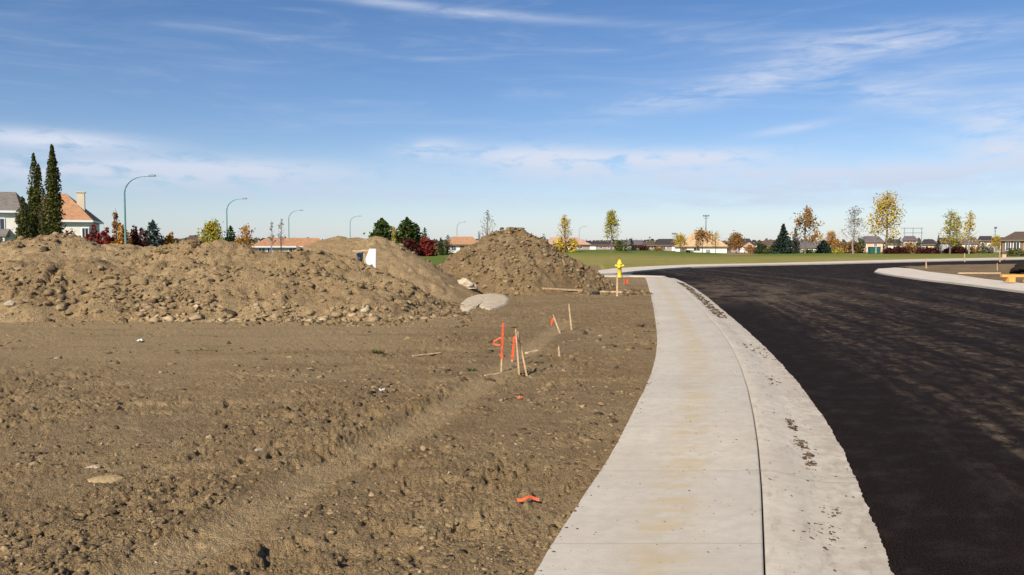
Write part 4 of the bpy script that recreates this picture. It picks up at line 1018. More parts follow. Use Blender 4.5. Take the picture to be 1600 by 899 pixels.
# timber and dark heap at the right edge
def forms():
    z = 0.05
    c = P(1578, 436, 38); c.z = z; e = tag(empty('timber_stack', c), 'stack of bright orange timber beams at the right edge of the corner lot', 'timber')
    e.rotation_euler = (0, 0, -.08)
    MB().box((.55, 0, .30), (1.9, .22, .12)).build('beam', M['orange_wood'], e, bevel=.01)
    MB().box((.0, .05, .12), (.30, .5, .24)).build('block', M['orange_wood'], e, bevel=.01)
    MB().box((1.2, -.55, .07), (1.7, .16, .14)).build('beam', M['orange_wood'], e, bevel=.01)
    a, b = P(1497, 428, 46), P(1563, 428, 46)
    o = MB().box((0, 0, 0), ((b - a).length, .12, .08)).build('form_board', M['wood'], bevel=.005); o.location = ((a.x + b.x) / 2, 46, 0.22); tag(o, 'long pale form board along the edge of the corner lot', 'form board')
    lump_obj('dark_heap', P(1616, 432, 50) , (1.15, 1.4, 0.55), M['near_black'], 'dark heap at the right edge behind the orange timber', 'topsoil heap', None, 4, 5, .7).location.z = 0.1  # low irregular lump in a nearly black colour
forms()

# ------------------------------------------------------------------ street lamps
def make_lamp():
    e = empty('street_lamp', (0, 0, 0)); n = 12
    MB().lathe([(.20, 0), (.20, .04), (.14, .05), (.14, .35), (.11, .37)], 12).build('base', M['steel'], e)
    pts = [(0, 0, .3), (0, 0, 3.5), (0, 0, 7.0)]; rd = [.12, .10, .085]
    for i in range(1, n + 1):
        a = i / n * math.pi / 2; pts.append((2.0 * (1 - math.cos(a)), 0, 7.0 + 1.75 * math.sin(a))); rd.append(.085 - .035 * i / n)
    MB().tube(pts, rd, 8).build('pole', M['steel'], e)
    MB().tube([(2.0, 0, 8.75), (2.5, 0, 8.78)], [.05, .05], 8).build('arm', M['steel'], e)
    MB().add([(2.4, -.13, 8.72), (3.15, -.16, 8.74), (3.15, .16, 8.74), (2.4, .13, 8.72), (2.45, -.09, 8.90), (3.05, -.10, 8.90), (3.05, .10, 8.90), (2.45, .09, 8.90)],
             [(0, 3, 2, 1), (4, 5, 6, 7), (0, 1, 5, 4), (1, 2, 6, 5), (2, 3, 7, 6), (3, 0, 4, 7)]).build('lamp_head', M['lamp_head'], e, bevel=.03)
    return e
def copy_tree(o, parent=None):
    c = o.copy(); COL.objects.link(c)
    if parent: c.parent = parent
    for ch in list(o.children): copy_tree(ch, c)
    return c
lamp0 = make_lamp()
LAMPS = [(194, 275, 'tallest looking and nearest street lamp, right of the orange roofed house'), (354, 311, 'second street lamp from the left, above the smaller orange tree'),
         (451, 332, 'third street lamp from the left, above the long orange roof'), (547, 343, 'fourth street lamp, faint, left of the round dark pine'),
         (714, 352, 'small far street lamp above the house beside the dark bushes'), (905, 358, 'farthest small street lamp between the two slim yellow trees')]
for i, (px, py, lab) in enumerate(LAMPS):
    d = (8.85 - 1.7) / ((HOR - py) / F)
    o = lamp0 if i == 0 else copy_tree(lamp0)
    q = P(px, py, d); o.location = (q.x, d, rise1(q.x, d)); o.rotation_euler = (0, 0, -.1 * i); tag(o, lab, 'street lamp', 'street lamps along the far road')
def floodlight(px, py, d, lab, wide=1.6, H=None):
    q = P(px, py, d); zb = rise1(q.x, d); h = q.z - zb
    e = tag(empty('floodlight_pole', (q.x, d, zb)), lab, 'floodlight pole', 'floodlight poles beyond the houses')
    MB().tube([(0, 0, 0), (0, 0, h)], [h * .022, h * .014], 6).build('pole', M['grey'], e)
    MB().box((0, 0, h), (wide, .2, .25)).build('crossbar', M['grey'], e); MB().box((0, 0, h - .9), (wide * .8, .2, .2)).build('crossbar', M['grey'], e)
    for k in (-.4, -.13, .13, .4): MB().box((k * wide, -.2, h + .25), (wide * .16, .3, .4)).build('floodlight', M['lamp_head'], e)
floodlight(1103, 338, 330, 'tall grey floodlight pole rising behind the tan hipped roof', 2.6)
floodlight(1054, 366, 300, 'short floodlight pole left of the tan hipped roof', 2.2)
floodlight(1555, 357, 260, 'thin pole above the small yellow tree near the right edge', .8)
floodlight(1015, 372, 330, 'thin distant pole above the dark roofs', .6)
def gantry():
    d = 290; a = P(1413, 360, d); z0 = rise1(a.x, d)
    e = tag(empty('steel_gantry', (a.x, d, z0)), 'thin steel frame of posts and crossbars over grey buildings', 'steel frame')
    h = P(1413, 356, d).z - z0; w_ = 27 / F * d
    for x in (0, w_ * .5, w_): MB().tube([(x, 0, 0), (x, 0, h)], [.16, .12], 5).build('post', M['grey'], e)
    for z in (h - .2, h - 1.9): MB().box((w_ / 2, 0, z), (w_ + .8, .2, .22)).build('crossbar', M['grey'], e)
gantry()

# ------------------------------------------------------------------ houses
def house(px0, px1, y_ridge, y_eave, d, roof, wall, label, ridge=(.3, .7), depth=9.0, rz=0.0, windows=(), doors=(), chimney=None, y_base=None, gable=False, side=None, garage=(), base_z=None):
    """px0..px1 eave width in the photo at distance d; windows as (u0,u1,v0,v1) fractions of the front wall"""
    a, b = P(px0, y_eave, d), P(px1, y_eave, d); cx = (a.x + b.x) / 2; th = math.atan2(cx, d); w_ = (b.x - a.x) * math.cos(th); rz = rz - th
    zb = rise1(cx, d) if base_z is None else base_z
    he = a.z - zb; hr = P((px0 + px1) / 2, y_ridge, d + depth / 2).z - zb; he = max(he, 1.6)
    e = tag(empty('house', (cx, d, zb), rz), label, 'house', 'houses beyond the lot')
    ov = .5; hw = w_ / 2 - ov
    MB().box((0, depth / 2, he / 2 - .3), (hw * 2, depth - 2 * ov, he + .6)).build('wall', WALL[wall], e)
    x0, x1, y0, y1 = -w_ / 2, w_ / 2, 0, depth; r0, r1 = -w_ / 2 + w_ * ridge[0], -w_ / 2 + w_ * ridge[1]; ym = depth / 2; t = .22
    vs = [(x0, y0, he), (x1, y0, he), (x1, y1, he), (x0, y1, he), (r0, ym, hr), (r1, ym, hr), (x0, y0, he - t), (x1, y0, he - t), (x1, y1, he - t), (x0, y1, he - t)]
    rf = MB().add(vs, [(0, 1, 5, 4), (1, 2, 5), (2, 3, 4, 5), (3, 0, 4), (9, 8, 7, 6)]).build('roof', ROOF[roof], e)
    fb = MB().add([(x0, y0 - .02, he - t - .03), (x1, y0 - .02, he - t - .03), (x1, y0 - .02, he + .02), (x0, y0 - .02, he + .02), (x0, y0 + .05, he - t - .03), (x1, y0 + .05, he - t - .03), (x1, y0 + .05, he + .02), (x0, y0 + .05, he + .02)],
             [(0, 1, 2, 3), (4, 7, 6, 5), (3, 2, 6, 7), (0, 4, 5, 1), (0, 3, 7, 4), (1, 5, 6, 2)]).build('fascia', M['white'] if (wall in ('white', 'cream') and d < 160) else WALL['brown'], e)
    for s_ in (-1, 1):
        vs = [(x0 if s_ < 0 else x1, y0, he - t - .03), (x0 if s_ < 0 else x1, y1, he - t - .03), (x0 if s_ < 0 else x1, y1, he + .02), (x0 if s_ < 0 else x1, y0, he + .02)]
        vs += [(v[0] + s_ * .03, v[1], v[2]) for v in vs]
        MB().add(vs, [(0, 1, 2, 3), (4, 7, 6, 5), (0, 4, 5, 1), (2, 6, 7, 3), (1, 5, 6, 2), (0, 3, 7, 4)]).build('fascia', M['white'] if (wall in ('white', 'cream') and d < 160) else WALL['brown'], e)
    yf = ov
    for (u0, u1, v0, v1) in windows:
        xa, xb, za, zb_ = -hw + 2 * hw * u0, -hw + 2 * hw * u1, he * v0, he * v1
        fr_ = MB().box(((xa + xb) / 2, yf - .03, (za + zb_) / 2), (xb - xa + .24, .10, zb_ - za + .24)).build('window', M['white'], e)
        MB().box(((xa + xb) / 2, yf - .09, (za + zb_) / 2), (xb - xa, .04, zb_ - za)).build('pane', M['glass'], fr_)
        MB().box(((xa + xb) / 2, yf - .12, (za + zb_) / 2), (.06, .03, zb_ - za)).build('glazing_bar', M['white'], fr_)
    for (u0, u1, v1, mm) in doors:
        xa, xb = -hw + 2 * hw * u0, -hw + 2 * hw * u1
        MB().box(((xa + xb) / 2, yf - .04, he * v1 / 2), (xb - xa, .10, he * v1)).build('door', mm, e)
    if chimney:
        cu, cyt, cw = chimney; q = P(cu, cyt, d + depth * .35); lx_ = (cu - (px0 + px1) / 2) / F * d * math.cos(th)
        MB().box((lx_, depth * .35, (q.z - zb + he) / 2), (cw, cw * .8, q.z - zb - he)).box((lx_, depth * .35, q.z - zb + .06), (cw * 1.25, cw, .14)).build('chimney', WALL['cream'], rf)
    if side:   # a lower wing or porch roof: (u0,u1,v, out)
        u0, u1, v, out = side; xa, xb = -hw + 2 * hw * u0, -hw + 2 * hw * u1; z = he * v
        MB().add([(xa, -out, z), (xb, -out, z), (xb, yf, z + .9), (xa, yf, z + .9), (xa, -out, z - .15), (xb, -out, z - .15), (xb, yf, z - .15), (xa, yf, z - .15)],
                 [(0, 1, 2, 3), (4, 7, 6, 5), (0, 4, 5, 1), (1, 5, 6, 2), (0, 3, 7, 4)]).build('porch_roof', ROOF[roof], e)
        for x in (xa + .3, xb - .3): MB().box((x, -out + .2, z / 2 - .1), (.2, .2, z - .2)).build('porch_post', M['white'], e)
    return e
W2 = [(.12, .26, .45, .8), (.40, .55, .45, .8), (.70, .86, .45, .8)]
og = M['orange_paint']; gr = M['grey']; wh = M['white']; br = WALL['brown']
house(-80, 36, 300, 329, 100, 'grey', 'white', 'two storey white house with grey hipped roof at the left edge', (.3, .80), 10, -.22,
      [(.12, .28, .62, .84), (.40, .56, .62, .84), (.64, .77, .64, .84), (.1, .25, .15, .42), (.64, .78, .12, .38)], [(.44, .52, .38, br)], side=(.55, .86, .50, 1.6))
house(36, 147, 303, 344, 106, 'orange', 'white', 'white house with orange hipped roof and cream chimney behind the column trees', (.25, .52), 11, -.16,
      [(.1, .22, .3, .7), (.40, .52, .3, .7), (.88, .97, .45, .8)], [], chimney=(121, 301, .95))
house(292, 313, 368, 376, 170, 'brown', 'taupe', 'small brown roofed house just left of the yellow green tree', (.2, .8), 8, 0)
house(392, 512, 372, 385, 150, 'orange', 'cream', 'long low house with orange roof behind the lowest dip of the ridge', (.22, .92), 10, .05, [(.08, .16, .2, .75), (.2, .26, .2, .75), (.5, .6, .2, .75)])
house(697, 752, 370, 382, 175, 'orange', 'white', 'orange roofed white house beside the dark bushes, left of the cone heap', (.15, .75), 9, 0, [(.12, .24, .3, .8), (.6, .75, .3, .8)], [(.38, .5, .8, br)])
house(852, 924, 371, 383.5, 245, 'pink', 'rose', 'wide orange roofed house with pinkish walls behind the slim yellow tree', (.1, .7), 10, 0, [(.32, .4, .3, .8), (.72, .82, .3, .8)], [(.18, .27, .85, wh), (.45, .55, .85, wh)])
house(915, 962, 378, 384, 262, 'dark', 'rose', 'low dark roofed house with a white garage door left of the leafy yellow tree', (.1, .9), 9, 0, [(.45, .55, .3, .8), (.75, .83, .3, .8)], [(.08, .32, .8, wh)])
house(966, 1008, 375.5, 382, 270, 'lilac', 'grey', 'pale grey house between the dark pine and the brown hedge', (.15, .85), 9, 0, [(.2, .3, .3, .8), (.6, .8, .3, .8)], [(.42, .54, .8, wh)])
house(1001, 1027, 378, 385, 258, 'brown', 'brown', 'brown house left of the one with the orange door', (.2, .8), 8, 0, [(.2, .4, .3, .8), (.6, .8, .3, .8)])
house(1022, 1062, 373.5, 383, 252, 'dark', 'rose', 'dark roofed house with a bright orange door', (.15, .8), 9, 0, [(.3, .42, .3, .8), (.5, .58, .3, .8)], [(.08, .26, .85, WALL['peach']), (.72, .85, .8, wh)])
house(1052, 1138, 361.5, 385.5, 232, 'tan', 'white', 'large white bungalow with a broad tan hipped roof at centre right', (.38, .60), 12, -.04, [(.36, .48, .3, .8), (.10, .16, .1, .85)], [(.14, .22, .85, br), (.60, .68, .5, gr)])
house(1140, 1180, 373, 384, 262, 'dark', 'rose', 'dark roofed house behind the round brown tree', (.2, .8), 9, .05, [(.1, .25, .3, .8), (.72, .84, .3, .8)], [(.4, .6, .8, wh)])
house(1160, 1180, 379, 386, 240, 'pink', 'cream', 'small pinkish gabled house right of the round brown tree', (.45, .55), 7, 0, [(.3, .5, .3, .8)])
house(1185, 1244, 375, 384, 262, 'brown', 'cream', 'brown roofed cream house behind the pair of tall spruces', (.15, .85), 9, 0, [(.28, .36, .3, .8), (.5, .6, .3, .8), (.8, .9, .3, .8)])
house(1246, 1292, 377, 387.5, 240, 'lilac', 'white', 'lilac grey roofed house with white walls under the tall brown tree', (.2, .8), 9, 0, [(.46, .52, .3, .8)], [(.72, .82, .8, gr)])
house(1298, 1330, 381, 388, 246, 'brown', 'cream', 'small cream house left of the bare purple grey tree', (.2, .8), 8, 0, [(.2, .35, .3, .8), (.6, .75, .3, .8)])
house(1343, 1382, 369, 378, 246, 'lilac', 'peach', 'tall peach house behind the dark green container', (.2, .75), 9, 0, [(.3, .45, .15, .4), (.6, .72, .55, .85), (.12, .22, .55, .85)])
house(1380, 1411, 374, 381, 244, 'dark', 'cream', 'cream house with dark roof right of the tallest yellow tree', (.25, .8), 9, 0, [(.5, .62, .4, .8)], [(.2, .4, .5, wh)])
house(1408, 1434, 369, 375, 258, 'lilac', 'lilac', 'tall lilac grey house below the thin steel frame', (.2, .8), 9, 0, [(.15, .3, .55, .8), (.5, .7, .55, .8)])
house(1438, 1462, 374, 382, 256, 'dark', 'cream', 'dark roofed cream house right of the steel frame', (.2, .8), 9, 0, [(.3, .5, .4, .8)])
house(1462, 1488, 372, 379, 250, 'brown', 'lilac', 'lilac walled house left of the tall green gold tree', (.2, .8), 9, 0, [(.25, .4, .3, .8), (.6, .72, .3, .8)])
house(1500, 1530, 371, 380, 254, 'lilac', 'cream', 'cream house behind the pale half bare tree', (.2, .8), 9, 0, [(.2, .35, .3, .8), (.6, .75, .3, .8)])
house(1526, 1553, 369, 376, 242, 'dark', 'rose', 'dark roofed house left of the small yellow tree near the right edge', (.15, .85), 9, 0, [(.2, .35, .3, .8)], [(.6, .85, .75, wh)])
house(1548, 1578, 371, 376, 250, 'dark', 'grey', 'low dark roofed grey house between yellow tree and big brown house', (.15, .85), 9, 0, [(.3, .5, .3, .8)])
house(1560, 1680, 362, 375, 165, 'brown', 'brown', 'big brown roofed house cut by the right edge', (.22, .75), 11, .05, [(.06, .12, .3, .85), (.17, .25, .35, .85), (.33, .42, .4, .8), (.6, .7, .4, .8)], [(.45, .56, .7, br)])

# ------------------------------------------------------------------ trees and shrubs
def quads(C, size, jit=0.5, droop=None):
    """leaf clumps as small irregular five-sided faces, random facing"""
    n = len(C); a = rng.normal(size=(n, 3)); a /= np.linalg.norm(a, axis=1)[:, None]; b = rng.normal(size=(n, 3)); b -= (a * b).sum(1)[:, None] * a; b /= np.linalg.norm(b, axis=1)[:, None]
    s = size * (0.5 + rng.random(n)); V = np.zeros((n, 5, 3))
    for k in range(5):
        t = 2 * math.pi * (k / 5) + rng.random(n) * .5; r_ = s * (0.6 + 0.5 * rng.random(n))
        V[:, k] = C + a * (np.cos(t) * r_)[:, None] + b * (np.sin(t) * r_ * 0.7)[:, None]
    return V.reshape(-1, 3), np.arange(n * 5).reshape(n, 5)
def tree_base(px, d): q = P(px, 390, d); return Vector((q.x, d, rise1(q.x, d)))
def finish(name, base, mb, bark, C, size, leaf, label, cat, group):
    e = tag(empty(name, base), label, cat, group)
    if mb and mb.v: mb.build('trunk', M[bark], e)
    if C is not None and len(C):
        V, f = quads(np.asarray(C), size); np_mesh('crown', V, f, LEAF[leaf], e)
    return e
def decid(px, y_top, d, w_px, leaf, label, n=520, bare=.25, trunk=.25, bark='bark', size=None, narrow=False, name='tree', seed=None, tip=0.0):
    rnd = random.Random(seed if seed is not None else int(px)); base = tree_base(px, d); H = P(px, y_top, d).z - base.z; Rw = w_px / 2 / F * d
    mb = MB(); r0 = max(H * .016, .05)
    wob = lambda s: rnd.uniform(-s, s)
    tp = [Vector((wob(.02) * H * (i > 0), wob(.02) * H * (i > 0), H * f_)) for i, f_ in enumerate((-.02, .2, .45, .7, .88, 1.0))]
    mb.tube(tp, [r0 * 1.3, r0, r0 * .8, r0 * .5, r0 * .3, r0 * .12], 6); tw0 = r0; r0 = r0 * .8
    tips = []; nl = 22 if not narrow else 26
    for i in range(nl):
        f_ = trunk + (1 - trunk) * .9 * (i + rnd.random()) / nl; z = H * f_; a = i * 2.4 + wob(.5)
        g_ = min(1, max(.05, (f_ - trunk * .8) / (1.03 - trunk * .8))); env = min(1, g_ * 5 + .3) * (1 - g_) ** .75
        L = Rw * env * rnd.uniform(.6, 1.1) * 1.25; up = rnd.uniform(.5, 1.0) if not narrow else rnd.uniform(1.2, 2.0)
        p0 = Vector((0, 0, z)); p1 = p0 + Vector((math.cos(a) * L * .5, math.sin(a) * L * .5, L * .5 * up * .8)); p2 = p0 + Vector((math.cos(a) * L, math.sin(a) * L, L * up))
        if p2.z > H * (.55 + .42 * f_): p2.z = max(p0.z + L * .2, H * (.55 + .42 * f_))
        mb.tube([p0, p1, p2], [r0 * .38, r0 * .25, r0 * .1], 4, False)
        dense = 0 if rnd.random() < bare else rnd.uniform(.4, 1.2)
        for k in range(4):
            q0 = p0.lerp(p2, rnd.uniform(.35, .95)); q1 = q0 + Vector((wob(1), wob(1), rnd.uniform(.1, 1))) * L * .45
            mb.tube([q0, q1], [r0 * .14, r0 * .06], 3, False); tips.append((q0, q1, dense))
        tips.append((p1, p2, dense))
    tw = sum(t_[2] for t_ in tips) or 1; C = []
    sp = Rw * .17
    for q0, q1, w_ in tips:
        for _ in range(int(round(3.3 * n * w_ / tw))):
            p = q0.lerp(q1, rnd.uniform(0, 1.1)); C.append(p + Vector((rnd.gauss(0, sp), rnd.gauss(0, sp), rnd.gauss(0, sp))))
    return finish(name, base, mb, bark, np.array([c[:] for c in C]) if C else None, size or max(.1, Rw * .075), leaf, label, 'tree', 'trees around the field')
def spruce(px, y_top, d, w_px, leaf, label, n=900, size=None, name='spruce_tree', power=1.0, cat='spruce'):
    rnd = random.Random(int(px * 7)); base = tree_base(px, d); H = P(px, y_top, d).z - base.z; Rw = w_px / 2 / F * d; mb = MB(); r0 = H * .018
    mb.tube([(0, 0, -.2), (0, 0, H * .98)], [r0, r0 * .12], 6); C = []; tiers = 17
    n = int(n * 1.9); per = n / (tiers * 9)
    for i in range(tiers):
        f_ = .04 + .95 * (i / tiers); nb = 9 if f_ < .7 else 6
        for k in range(nb):
            a = k * 2 * math.pi / nb + i * .7 + rnd.uniform(-.25, .25); L = Rw * ((1 - f_) ** power + .04) * rnd.uniform(.72, 1.18)
            p0 = Vector((0, 0, H * f_)); p1 = p0 + Vector((math.cos(a) * L, math.sin(a) * L, -L * .12 + .12 * L * rnd.random()))
            mb.tube([p0, p1], [r0 * .2, r0 * .06], 3, False)
            for _ in range(int(per * (.5 + 1.2 * (1 - f_)))):
                u = rnd.random() ** .7; c = p0.lerp(p1, u); s_ = L * .14 + .02; C.append((c.x + rnd.gauss(0, s_), c.y + rnd.gauss(0, s_), c.z - abs(rnd.gauss(0, H * .014))))
    for _ in range(int(n * .03)): C.append((rnd.gauss(0, Rw * .03), rnd.gauss(0, Rw * .03), H * rnd.uniform(.9, 1.0)))
    return finish(name, base, mb, 'bark', np.array(C), size or max(.1, Rw * .11), leaf, label, cat, 'evergreens around the field')
def column(px, y_top, d, w_px, leaf, label, n=7500, name='column_tree', spikes=3, low=.02):
    rnd = random.Random(int(px)); base = tree_base(px, d); H = P(px, y_top, d).z - base.z; Rw = w_px / 2 / F * d; mb = MB(); C = []
    mb.tube([(0, 0, -.2), (0, 0, H)], [H * .013, .01], 6)
    ax = [(0, 0, 1.0, 1.0)] + [(rnd.uniform(-.4, .4) * Rw, rnd.uniform(-.4, .4) * Rw, rnd.uniform(.7, .93), .7) for _ in range(spikes)]
    for (sx, sy, sh, sw) in ax:
        for _ in range(int(n / len(ax))):
            f_ = low + (1 - low) * rnd.random() ** .9; env = min(1, (1 - f_) * 1.7) ** .6 * (.55 + .45 * min(1, f_ * 3))
            lump = .72 + .45 * float(_h(np.array([math.floor(f_ * 26)]), np.array([int(sx * 50)]), 4)[0])
            a = rnd.random() * 6.283; r_ = Rw * sw * env * lump * math.sqrt(rnd.random()); C.append((sx * f_ + math.cos(a) * r_, sy * f_ + math.sin(a) * r_, H * sh * f_))
    for k in range(24):
        f_ = rnd.uniform(.1, .9); a = rnd.random() * 6.28; L = Rw * min(1, (1 - f_) * 2) * .8; mb.tube([(0, 0, H * f_), (math.cos(a) * L, math.sin(a) * L, H * f_ + L * 2.2)], [.03, .01], 3, False)
    return finish(name, base, mb, 'bark', np.array(C), max(.09, Rw * .11), leaf, label, 'tree', 'column trees by the left houses')
def shrub(px, y_top, d, w_px, leaf, label, n=500, name='shrub', cat='shrub', group='shrubs around the field', depth=None, ragged=.35, size=None):
    rnd = random.Random(int(px * 3)); base = tree_base(px, d); H = P(px, y_top, d).z - base.z; Rw = w_px / 2 / F * d; Dw = depth / 2 if depth else min(Rw, 2.5); mb = MB(); C = []
    lob = [(rnd.uniform(-.75, .75), rnd.uniform(-.6, .6), rnd.uniform(.55, 1.0), rnd.uniform(.25, .5)) for _ in range(max(7, int(Rw / max(H, .5) * 20)))] + [(0, 0, 1.0, .35)]
    m_ = sum(l[3] for l in lob)
    for (lx, ly, lh, lr) in lob:
        ws = min(Rw, H) * lr * 1.2
        mb.tube([(lx * Rw * .4, ly * Dw * .4, -.1), (lx * Rw, ly * Dw, H * lh * .85)], [.06, .015], 4, False)
        for _ in range(int(1.5 * n * lr / m_)):
            u = rnd.random(); z = H * lh * u; s_ = ws * (.35 + .65 * math.sin(math.pi * min(.95, u) ** .8))
            a = rnd.random() * 6.28; r_ = s_ * math.sqrt(rnd.random()); C.append((lx * Rw * (1 - .2 * u) + math.cos(a) * r_, ly * Dw + math.sin(a) * r_ * .8, z + rnd.gauss(0, H * .02)))
    e = tag(empty(name, base), label, cat, group); mb.build('stem', M['bark'], e)
    V, f = quads(np.array(C), size or max(.09, min(Rw, H) * .13)); np_mesh('foliage', V, f, LEAF[leaf], e)
    return e

# left group
column(57, 240, 88, 31, 'poplar', 'tall dark column tree with a split top, left of the tallest one')
column(86, 227, 87, 33, 'poplar', 'tallest dark column tree, pointed, in front of the orange roofed house', spikes=1)
column(38, 308, 86, 34, 'poplar', 'short dark column tree at the corner of the grey roofed house', 2600, spikes=2)
column(71, 296, 86.5, 26, 'poplar', 'short column tree squeezed between the two tall ones', 2200, spikes=1)
shrub(4, 371, 80, 26, 'green', 'low green bush at the left edge above the ridge', 300)
shrub(112, 357, 92, 30, 'red', 'thin red shrub before the white wall of the orange roofed house', 420, ragged=.6)
shrub(148, 352, 86, 34, 'red', 'bright red shrub right of the white house wall', 900)
shrub(167, 356, 84, 36, 'red', 'lower bright red shrub next to the slim orange tree', 1300)
decid(183, 325, 86, 17, 'brown', 'slim orange brown tree just left of the nearest street lamp', 420, .1, .05)
shrub(190, 352, 83, 32, 'orange', 'golden orange shrub at the foot of the nearest street lamp', 1000)
shrub(212, 354, 85, 36, 'darkred', 'dark wine red shrub right of the nearest street lamp', 1300)
spruce(240, 345, 90, 44, 'blue', 'blue green spruce right of the wine red shrub', 1200, power=.6)
shrub(268, 364, 92, 30, 'orange', 'small golden shrub peeping over the ridge right of the blue green spruce', 800)
decid(331, 347, 110, 46, 'yellowgreen', 'yellow green tree showing over the ridge, left of the second street lamp', 620, .1, .05)
spruce(361, 353, 112, 32, 'pine', 'dark green spruce tip at the foot of the second street lamp', 900, power=.7)
shrub(372, 373, 105, 14, 'dark', 'tiny dark bush between the spruce tip and the small orange tree', 160)
decid(384, 351, 105, 30, 'orange', 'small bright orange tree right of the second street lamp', 420, .1, .02)
decid(425, 344, 140, 12, 'greybrown', 'leafless grey sapling left of the third street lamp', 60, .6, .2, 'grey_bark', size=.1)
decid(440, 341, 142, 14, 'greybrown', 'leafless grey sapling close beside the third street lamp', 60, .6, .2, 'grey_bark', size=.1)
shrub(512, 373, 150, 18, 'greybrown', 'grey brown twiggy bush left of the smooth dirt pile', 200)
spruce(597, 342, 150, 52, 'pine', 'round topped dark pine standing apart on the left of the pine group', 1700, name='pine_tree', power=.5, cat='pine')
decid(616, 352, 148, 11, 'yellow', 'very slim yellow tree between the dark pines', 200, .1, .1, narrow=True)
spruce(636, 341, 150, 46, 'pine', 'tallest dark pine of the group behind the red hedge', 1700, name='pine_tree', power=.45, cat='pine')
spruce(650, 350, 152, 34, 'pine', 'middle dark pine right of the tallest pine', 1100, name='pine_tree', power=.5, cat='pine')
spruce(664, 356, 150, 24, 'pine', 'smallest dark pine at the right end of the pine group', 500, name='pine_tree', power=.6, cat='pine')
shrub(640, 373, 138, 40, 'darkred', 'dense dark red hedge below the pines', 1300, depth=3)
shrub(664, 371, 139, 34, 'red', 'brighter red shrub at the right end of the red hedge', 1000, depth=3)
shrub(690, 371, 150, 16, 'dark', 'dark green bush right of the red hedge', 420, name='bush', cat='bush')
spruce(700, 367, 152, 18, 'dark', 'dark green conical bush beside the orange roofed white house', 420, power=.5)
decid(762, 327, 120, 22, 'greybrown', 'bare grey tree rising behind the left shoulder of the cone heap', 90, .5, .2, 'grey_bark', size=.10, narrow=True)
shrub(750, 352, 122, 8, 'greybrown', 'small bare sapling left of the bare grey tree', 60)
shrub(850, 367, 150, 20, 'dark', 'dark green bush behind the right shoulder of the cone heap', 360, name='bush', cat='bush')
decid(882, 336, 185, 22, 'yellow', 'slim yellow tree with a bare pointed tip, right of the cone heap', 420, .15, .12, narrow=True)
shrub(884, 371, 186, 40, 'yellow', 'low golden shrub at the foot of the slim yellow tree', 320)
decid(955, 328, 175, 28, 'yellowgreen', 'leafy yellow green tree standing alone above the hydrant', 620, .1, .28)
shrub(972, 374, 200, 22, 'green', 'green bush right of the lone yellow green tree', 350, name='bush', cat='bush')
spruce(987, 372, 215, 14, 'needle', 'small dark conical spruce between the grey houses', 360)
shrub(1000, 382, 225, 36, 'darkred', 'low brown red hedge before the grey house', 380)
decid(1063, 365, 212, 22, 'yellow', 'small yellow tree at the left corner of the tan roofed bungalow', 420, .1, .2)
decid(1097, 359, 205, 34, 'brown', 'thin golden brown tree in front of the tan hipped roof', 300, .3, .2)
decid(1118, 362, 207, 18, 'yellow', 'sparse yellow sapling before the right half of the tan roof', 130, .3, .2)
decid(1150, 366, 215, 30, 'brown', 'round rusty brown tree right of the tan roofed bungalow', 620, .1, .1)
shrub(1172, 383, 212, 20, 'brown', 'low rusty shrub before the small pinkish house', 260)
shrub(1188, 380, 206, 22, 'dark', 'dark green bush left of the cream wall', 420, name='bush', cat='bush')
shrub(1206, 384, 205, 28, 'green', 'lighter green bush at the left foot of the tall spruce', 460, name='bush', cat='bush')
spruce(1223, 351, 200, 38, 'needle', 'tall dark spruce with bare gaps, the tallest of the spruces', 950)
spruce(1242, 356, 204, 22, 'blue', 'slim blue green spruce right of the tallest spruce', 520)
decid(1258, 326, 198, 46, 'brown', 'large rusty brown half bare tree with spreading limbs', 300, .25, .2)
spruce(1287, 376, 202, 30, 'needle', 'short dark spruce between the brown tree and the small orange one', 700, power=.6)
decid(1281, 367, 210, 18, 'yellow', 'thin yellowish sapling behind the short dark spruce', 130, .3, .2)
decid(1298, 362, 205, 22, 'orange', 'small golden orange tree right of the short dark spruce', 460, .05, .15)
shrub(1318, 378, 206, 20, 'brown', 'rusty low shrub left of the bare purple grey tree', 300)
decid(1333, 323, 196, 38, 'greybrown', 'leafless purple grey tree between brown and yellow trees', 260, .2, .22, 'grey_bark', size=.16)
shrub(1332, 376, 203, 26, 'brown', 'brown bush at the foot of the leafless purple grey tree', 420)
shrub(1347, 370, 208, 16, 'green', 'green round bush left of the peach house', 380, name='bush', cat='bush')
decid(1385, 299, 192, 58, 'yellow', 'tallest yellow autumn tree, airy and pointed, on the right', 650, .2, .12, size=.24)
shrub(1400, 386, 190, 52, 'darkred', 'dark red hedge, left stretch below the tallest yellow tree', 1200, depth=2, name='hedge', cat='hedge')
shrub(1448, 386, 191, 50, 'darkred', 'dark red hedge, middle stretch below the steel frame', 1200, depth=2, name='hedge', cat='hedge')
shrub(1492, 386, 192, 44, 'darkred', 'dark red hedge, right stretch below the tall green gold tree', 1000, depth=2, name='hedge', cat='hedge')
shrub(1403, 374, 215, 12, 'dark', 'narrow dark bush behind the left stretch of the red hedge', 260, name='bush', cat='bush')
spruce(1466, 367, 215, 16, 'needle', 'small dark spruce tip above the middle of the red hedge', 360)
decid(1484, 325, 188, 28, 'yellowgreen', 'green gold tree with a narrow crown, left of the half bare tree', 420, .15, .15, seed=4)
decid(1495, 337, 192, 22, 'yellowgreen', 'lower yellow green tree touching the taller green gold tree', 420, .1, .15)
decid(1514, 330, 186, 28, 'yellow', 'pale half bare tree right of the yellow green one', 170, .45, .2, 'grey_bark', size=.2)
shrub(1535, 378, 195, 16, 'green', 'green bush before the dark roofed house near the right edge', 320, name='bush', cat='bush')
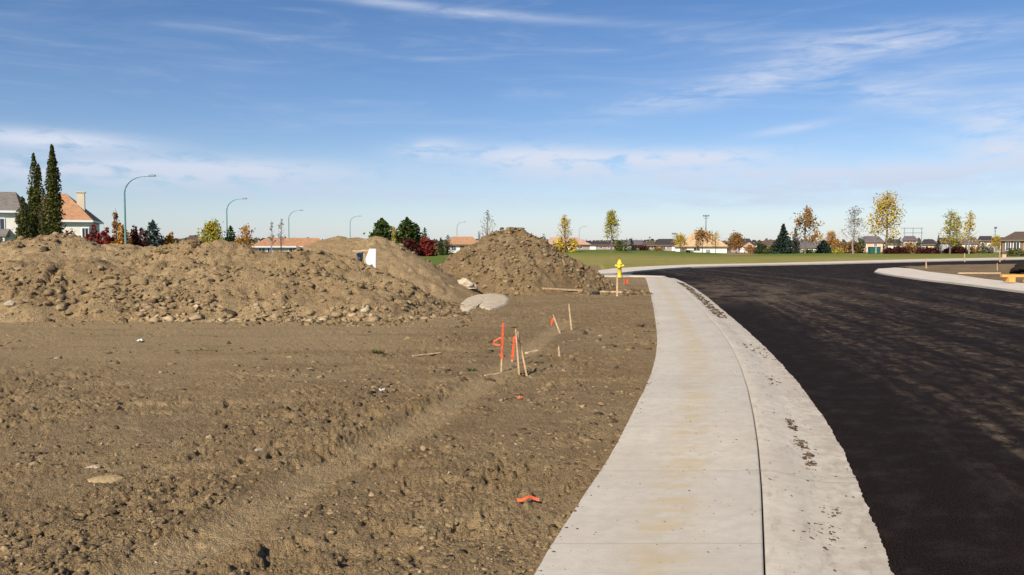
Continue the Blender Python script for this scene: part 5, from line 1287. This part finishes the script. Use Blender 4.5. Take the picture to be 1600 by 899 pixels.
spruce(1545, 382, 200, 14, 'needle', 'little dark spruce left of the small yellow tree at the right', 300, power=.5)
decid(1556, 368, 190, 20, 'yellow', 'small round yellow tree near the right edge', 420, .05, .15)
shrub(1585, 388, 150, 30, 'green', 'low green shrub before the big brown house', 300)
shrub(1030, 385, 225, 22, 'brown', 'low brown hedge just left of the orange door', 300)
shrub(1078, 390, 215, 16, 'green', 'small green bush under the left window of the tan roofed bungalow', 200, name='bush', cat='bush')
shrub(1262, 389, 202, 30, 'green', 'low green bushes at the foot of the large rusty brown tree', 380, name='bush', cat='bush')
shrub(1308, 387, 200, 22, 'yellowgreen', 'low yellow green shrub right of the small golden orange tree', 260)
shrub(1424, 378, 205, 24, 'brown', 'rusty bush behind the red hedge under the steel frame', 360, name='bush', cat='bush')
shrub(1520, 384, 196, 20, 'brown', 'rusty shrub at the foot of the pale half bare tree', 260)
# dark green container in front of the peach house
def container():
    d = 190; a, b = P(1360, 388, d), P(1376, 388, d); w_ = b.x - a.x; z0 = rise1(a.x, d)
    gm = plain('green_steel', (0.02, 0.10, 0.09), .6, .1, 2)
    e = tag(empty('container', ((a.x + b.x) / 2, d, z0)), 'dark green steel container left of the dark red hedge', 'container')
    MB().box((0, .7, .85), (w_, 1.4, 1.5)).build('body', gm, e, bevel=.03); MB().box((0, .7, 1.64), (w_ + .12, 1.5, .10)).build('lid', M['black'], e)
    MB().box((.05, -.05, .85), (.22, .08, 1.4)).build('post', M['cement'], e)
    for x in (-w_ * .4, w_ * .4): MB().box((x, .7, .05), (.2, 1.2, .12)).build('skid', M['black'], e)
container()

# a far-off belt of trees and roofs that reads as one mass on the horizon
def belt():
    C = []
    for i in range(9000):
        a = rng.uniform(-.62, .62); d = rng.uniform(330, 460); x = d * math.tan(a)
        h = 2.0 + 4.5 * float(fbm(np.array([x * .03]), np.array([d * .02]), 3, 55)[0]); C.append((x, d, rise1(x, d) + h * rng.random() ** .7))
    V, f = quads(np.array(C), 1.0); o = np_mesh('distant_trees', V, f, LEAF['far'] if 'far' in LEAF else leaf_mat('far_leaves', [(0.10, 0.075, 0.05), (0.07, 0.075, 0.04), (0.15, 0.10, 0.06), (0.05, 0.055, 0.035)]))
    tag(o, 'far off belt of mixed autumn trees along the horizon', 'tree belt', kind='stuff')
belt()
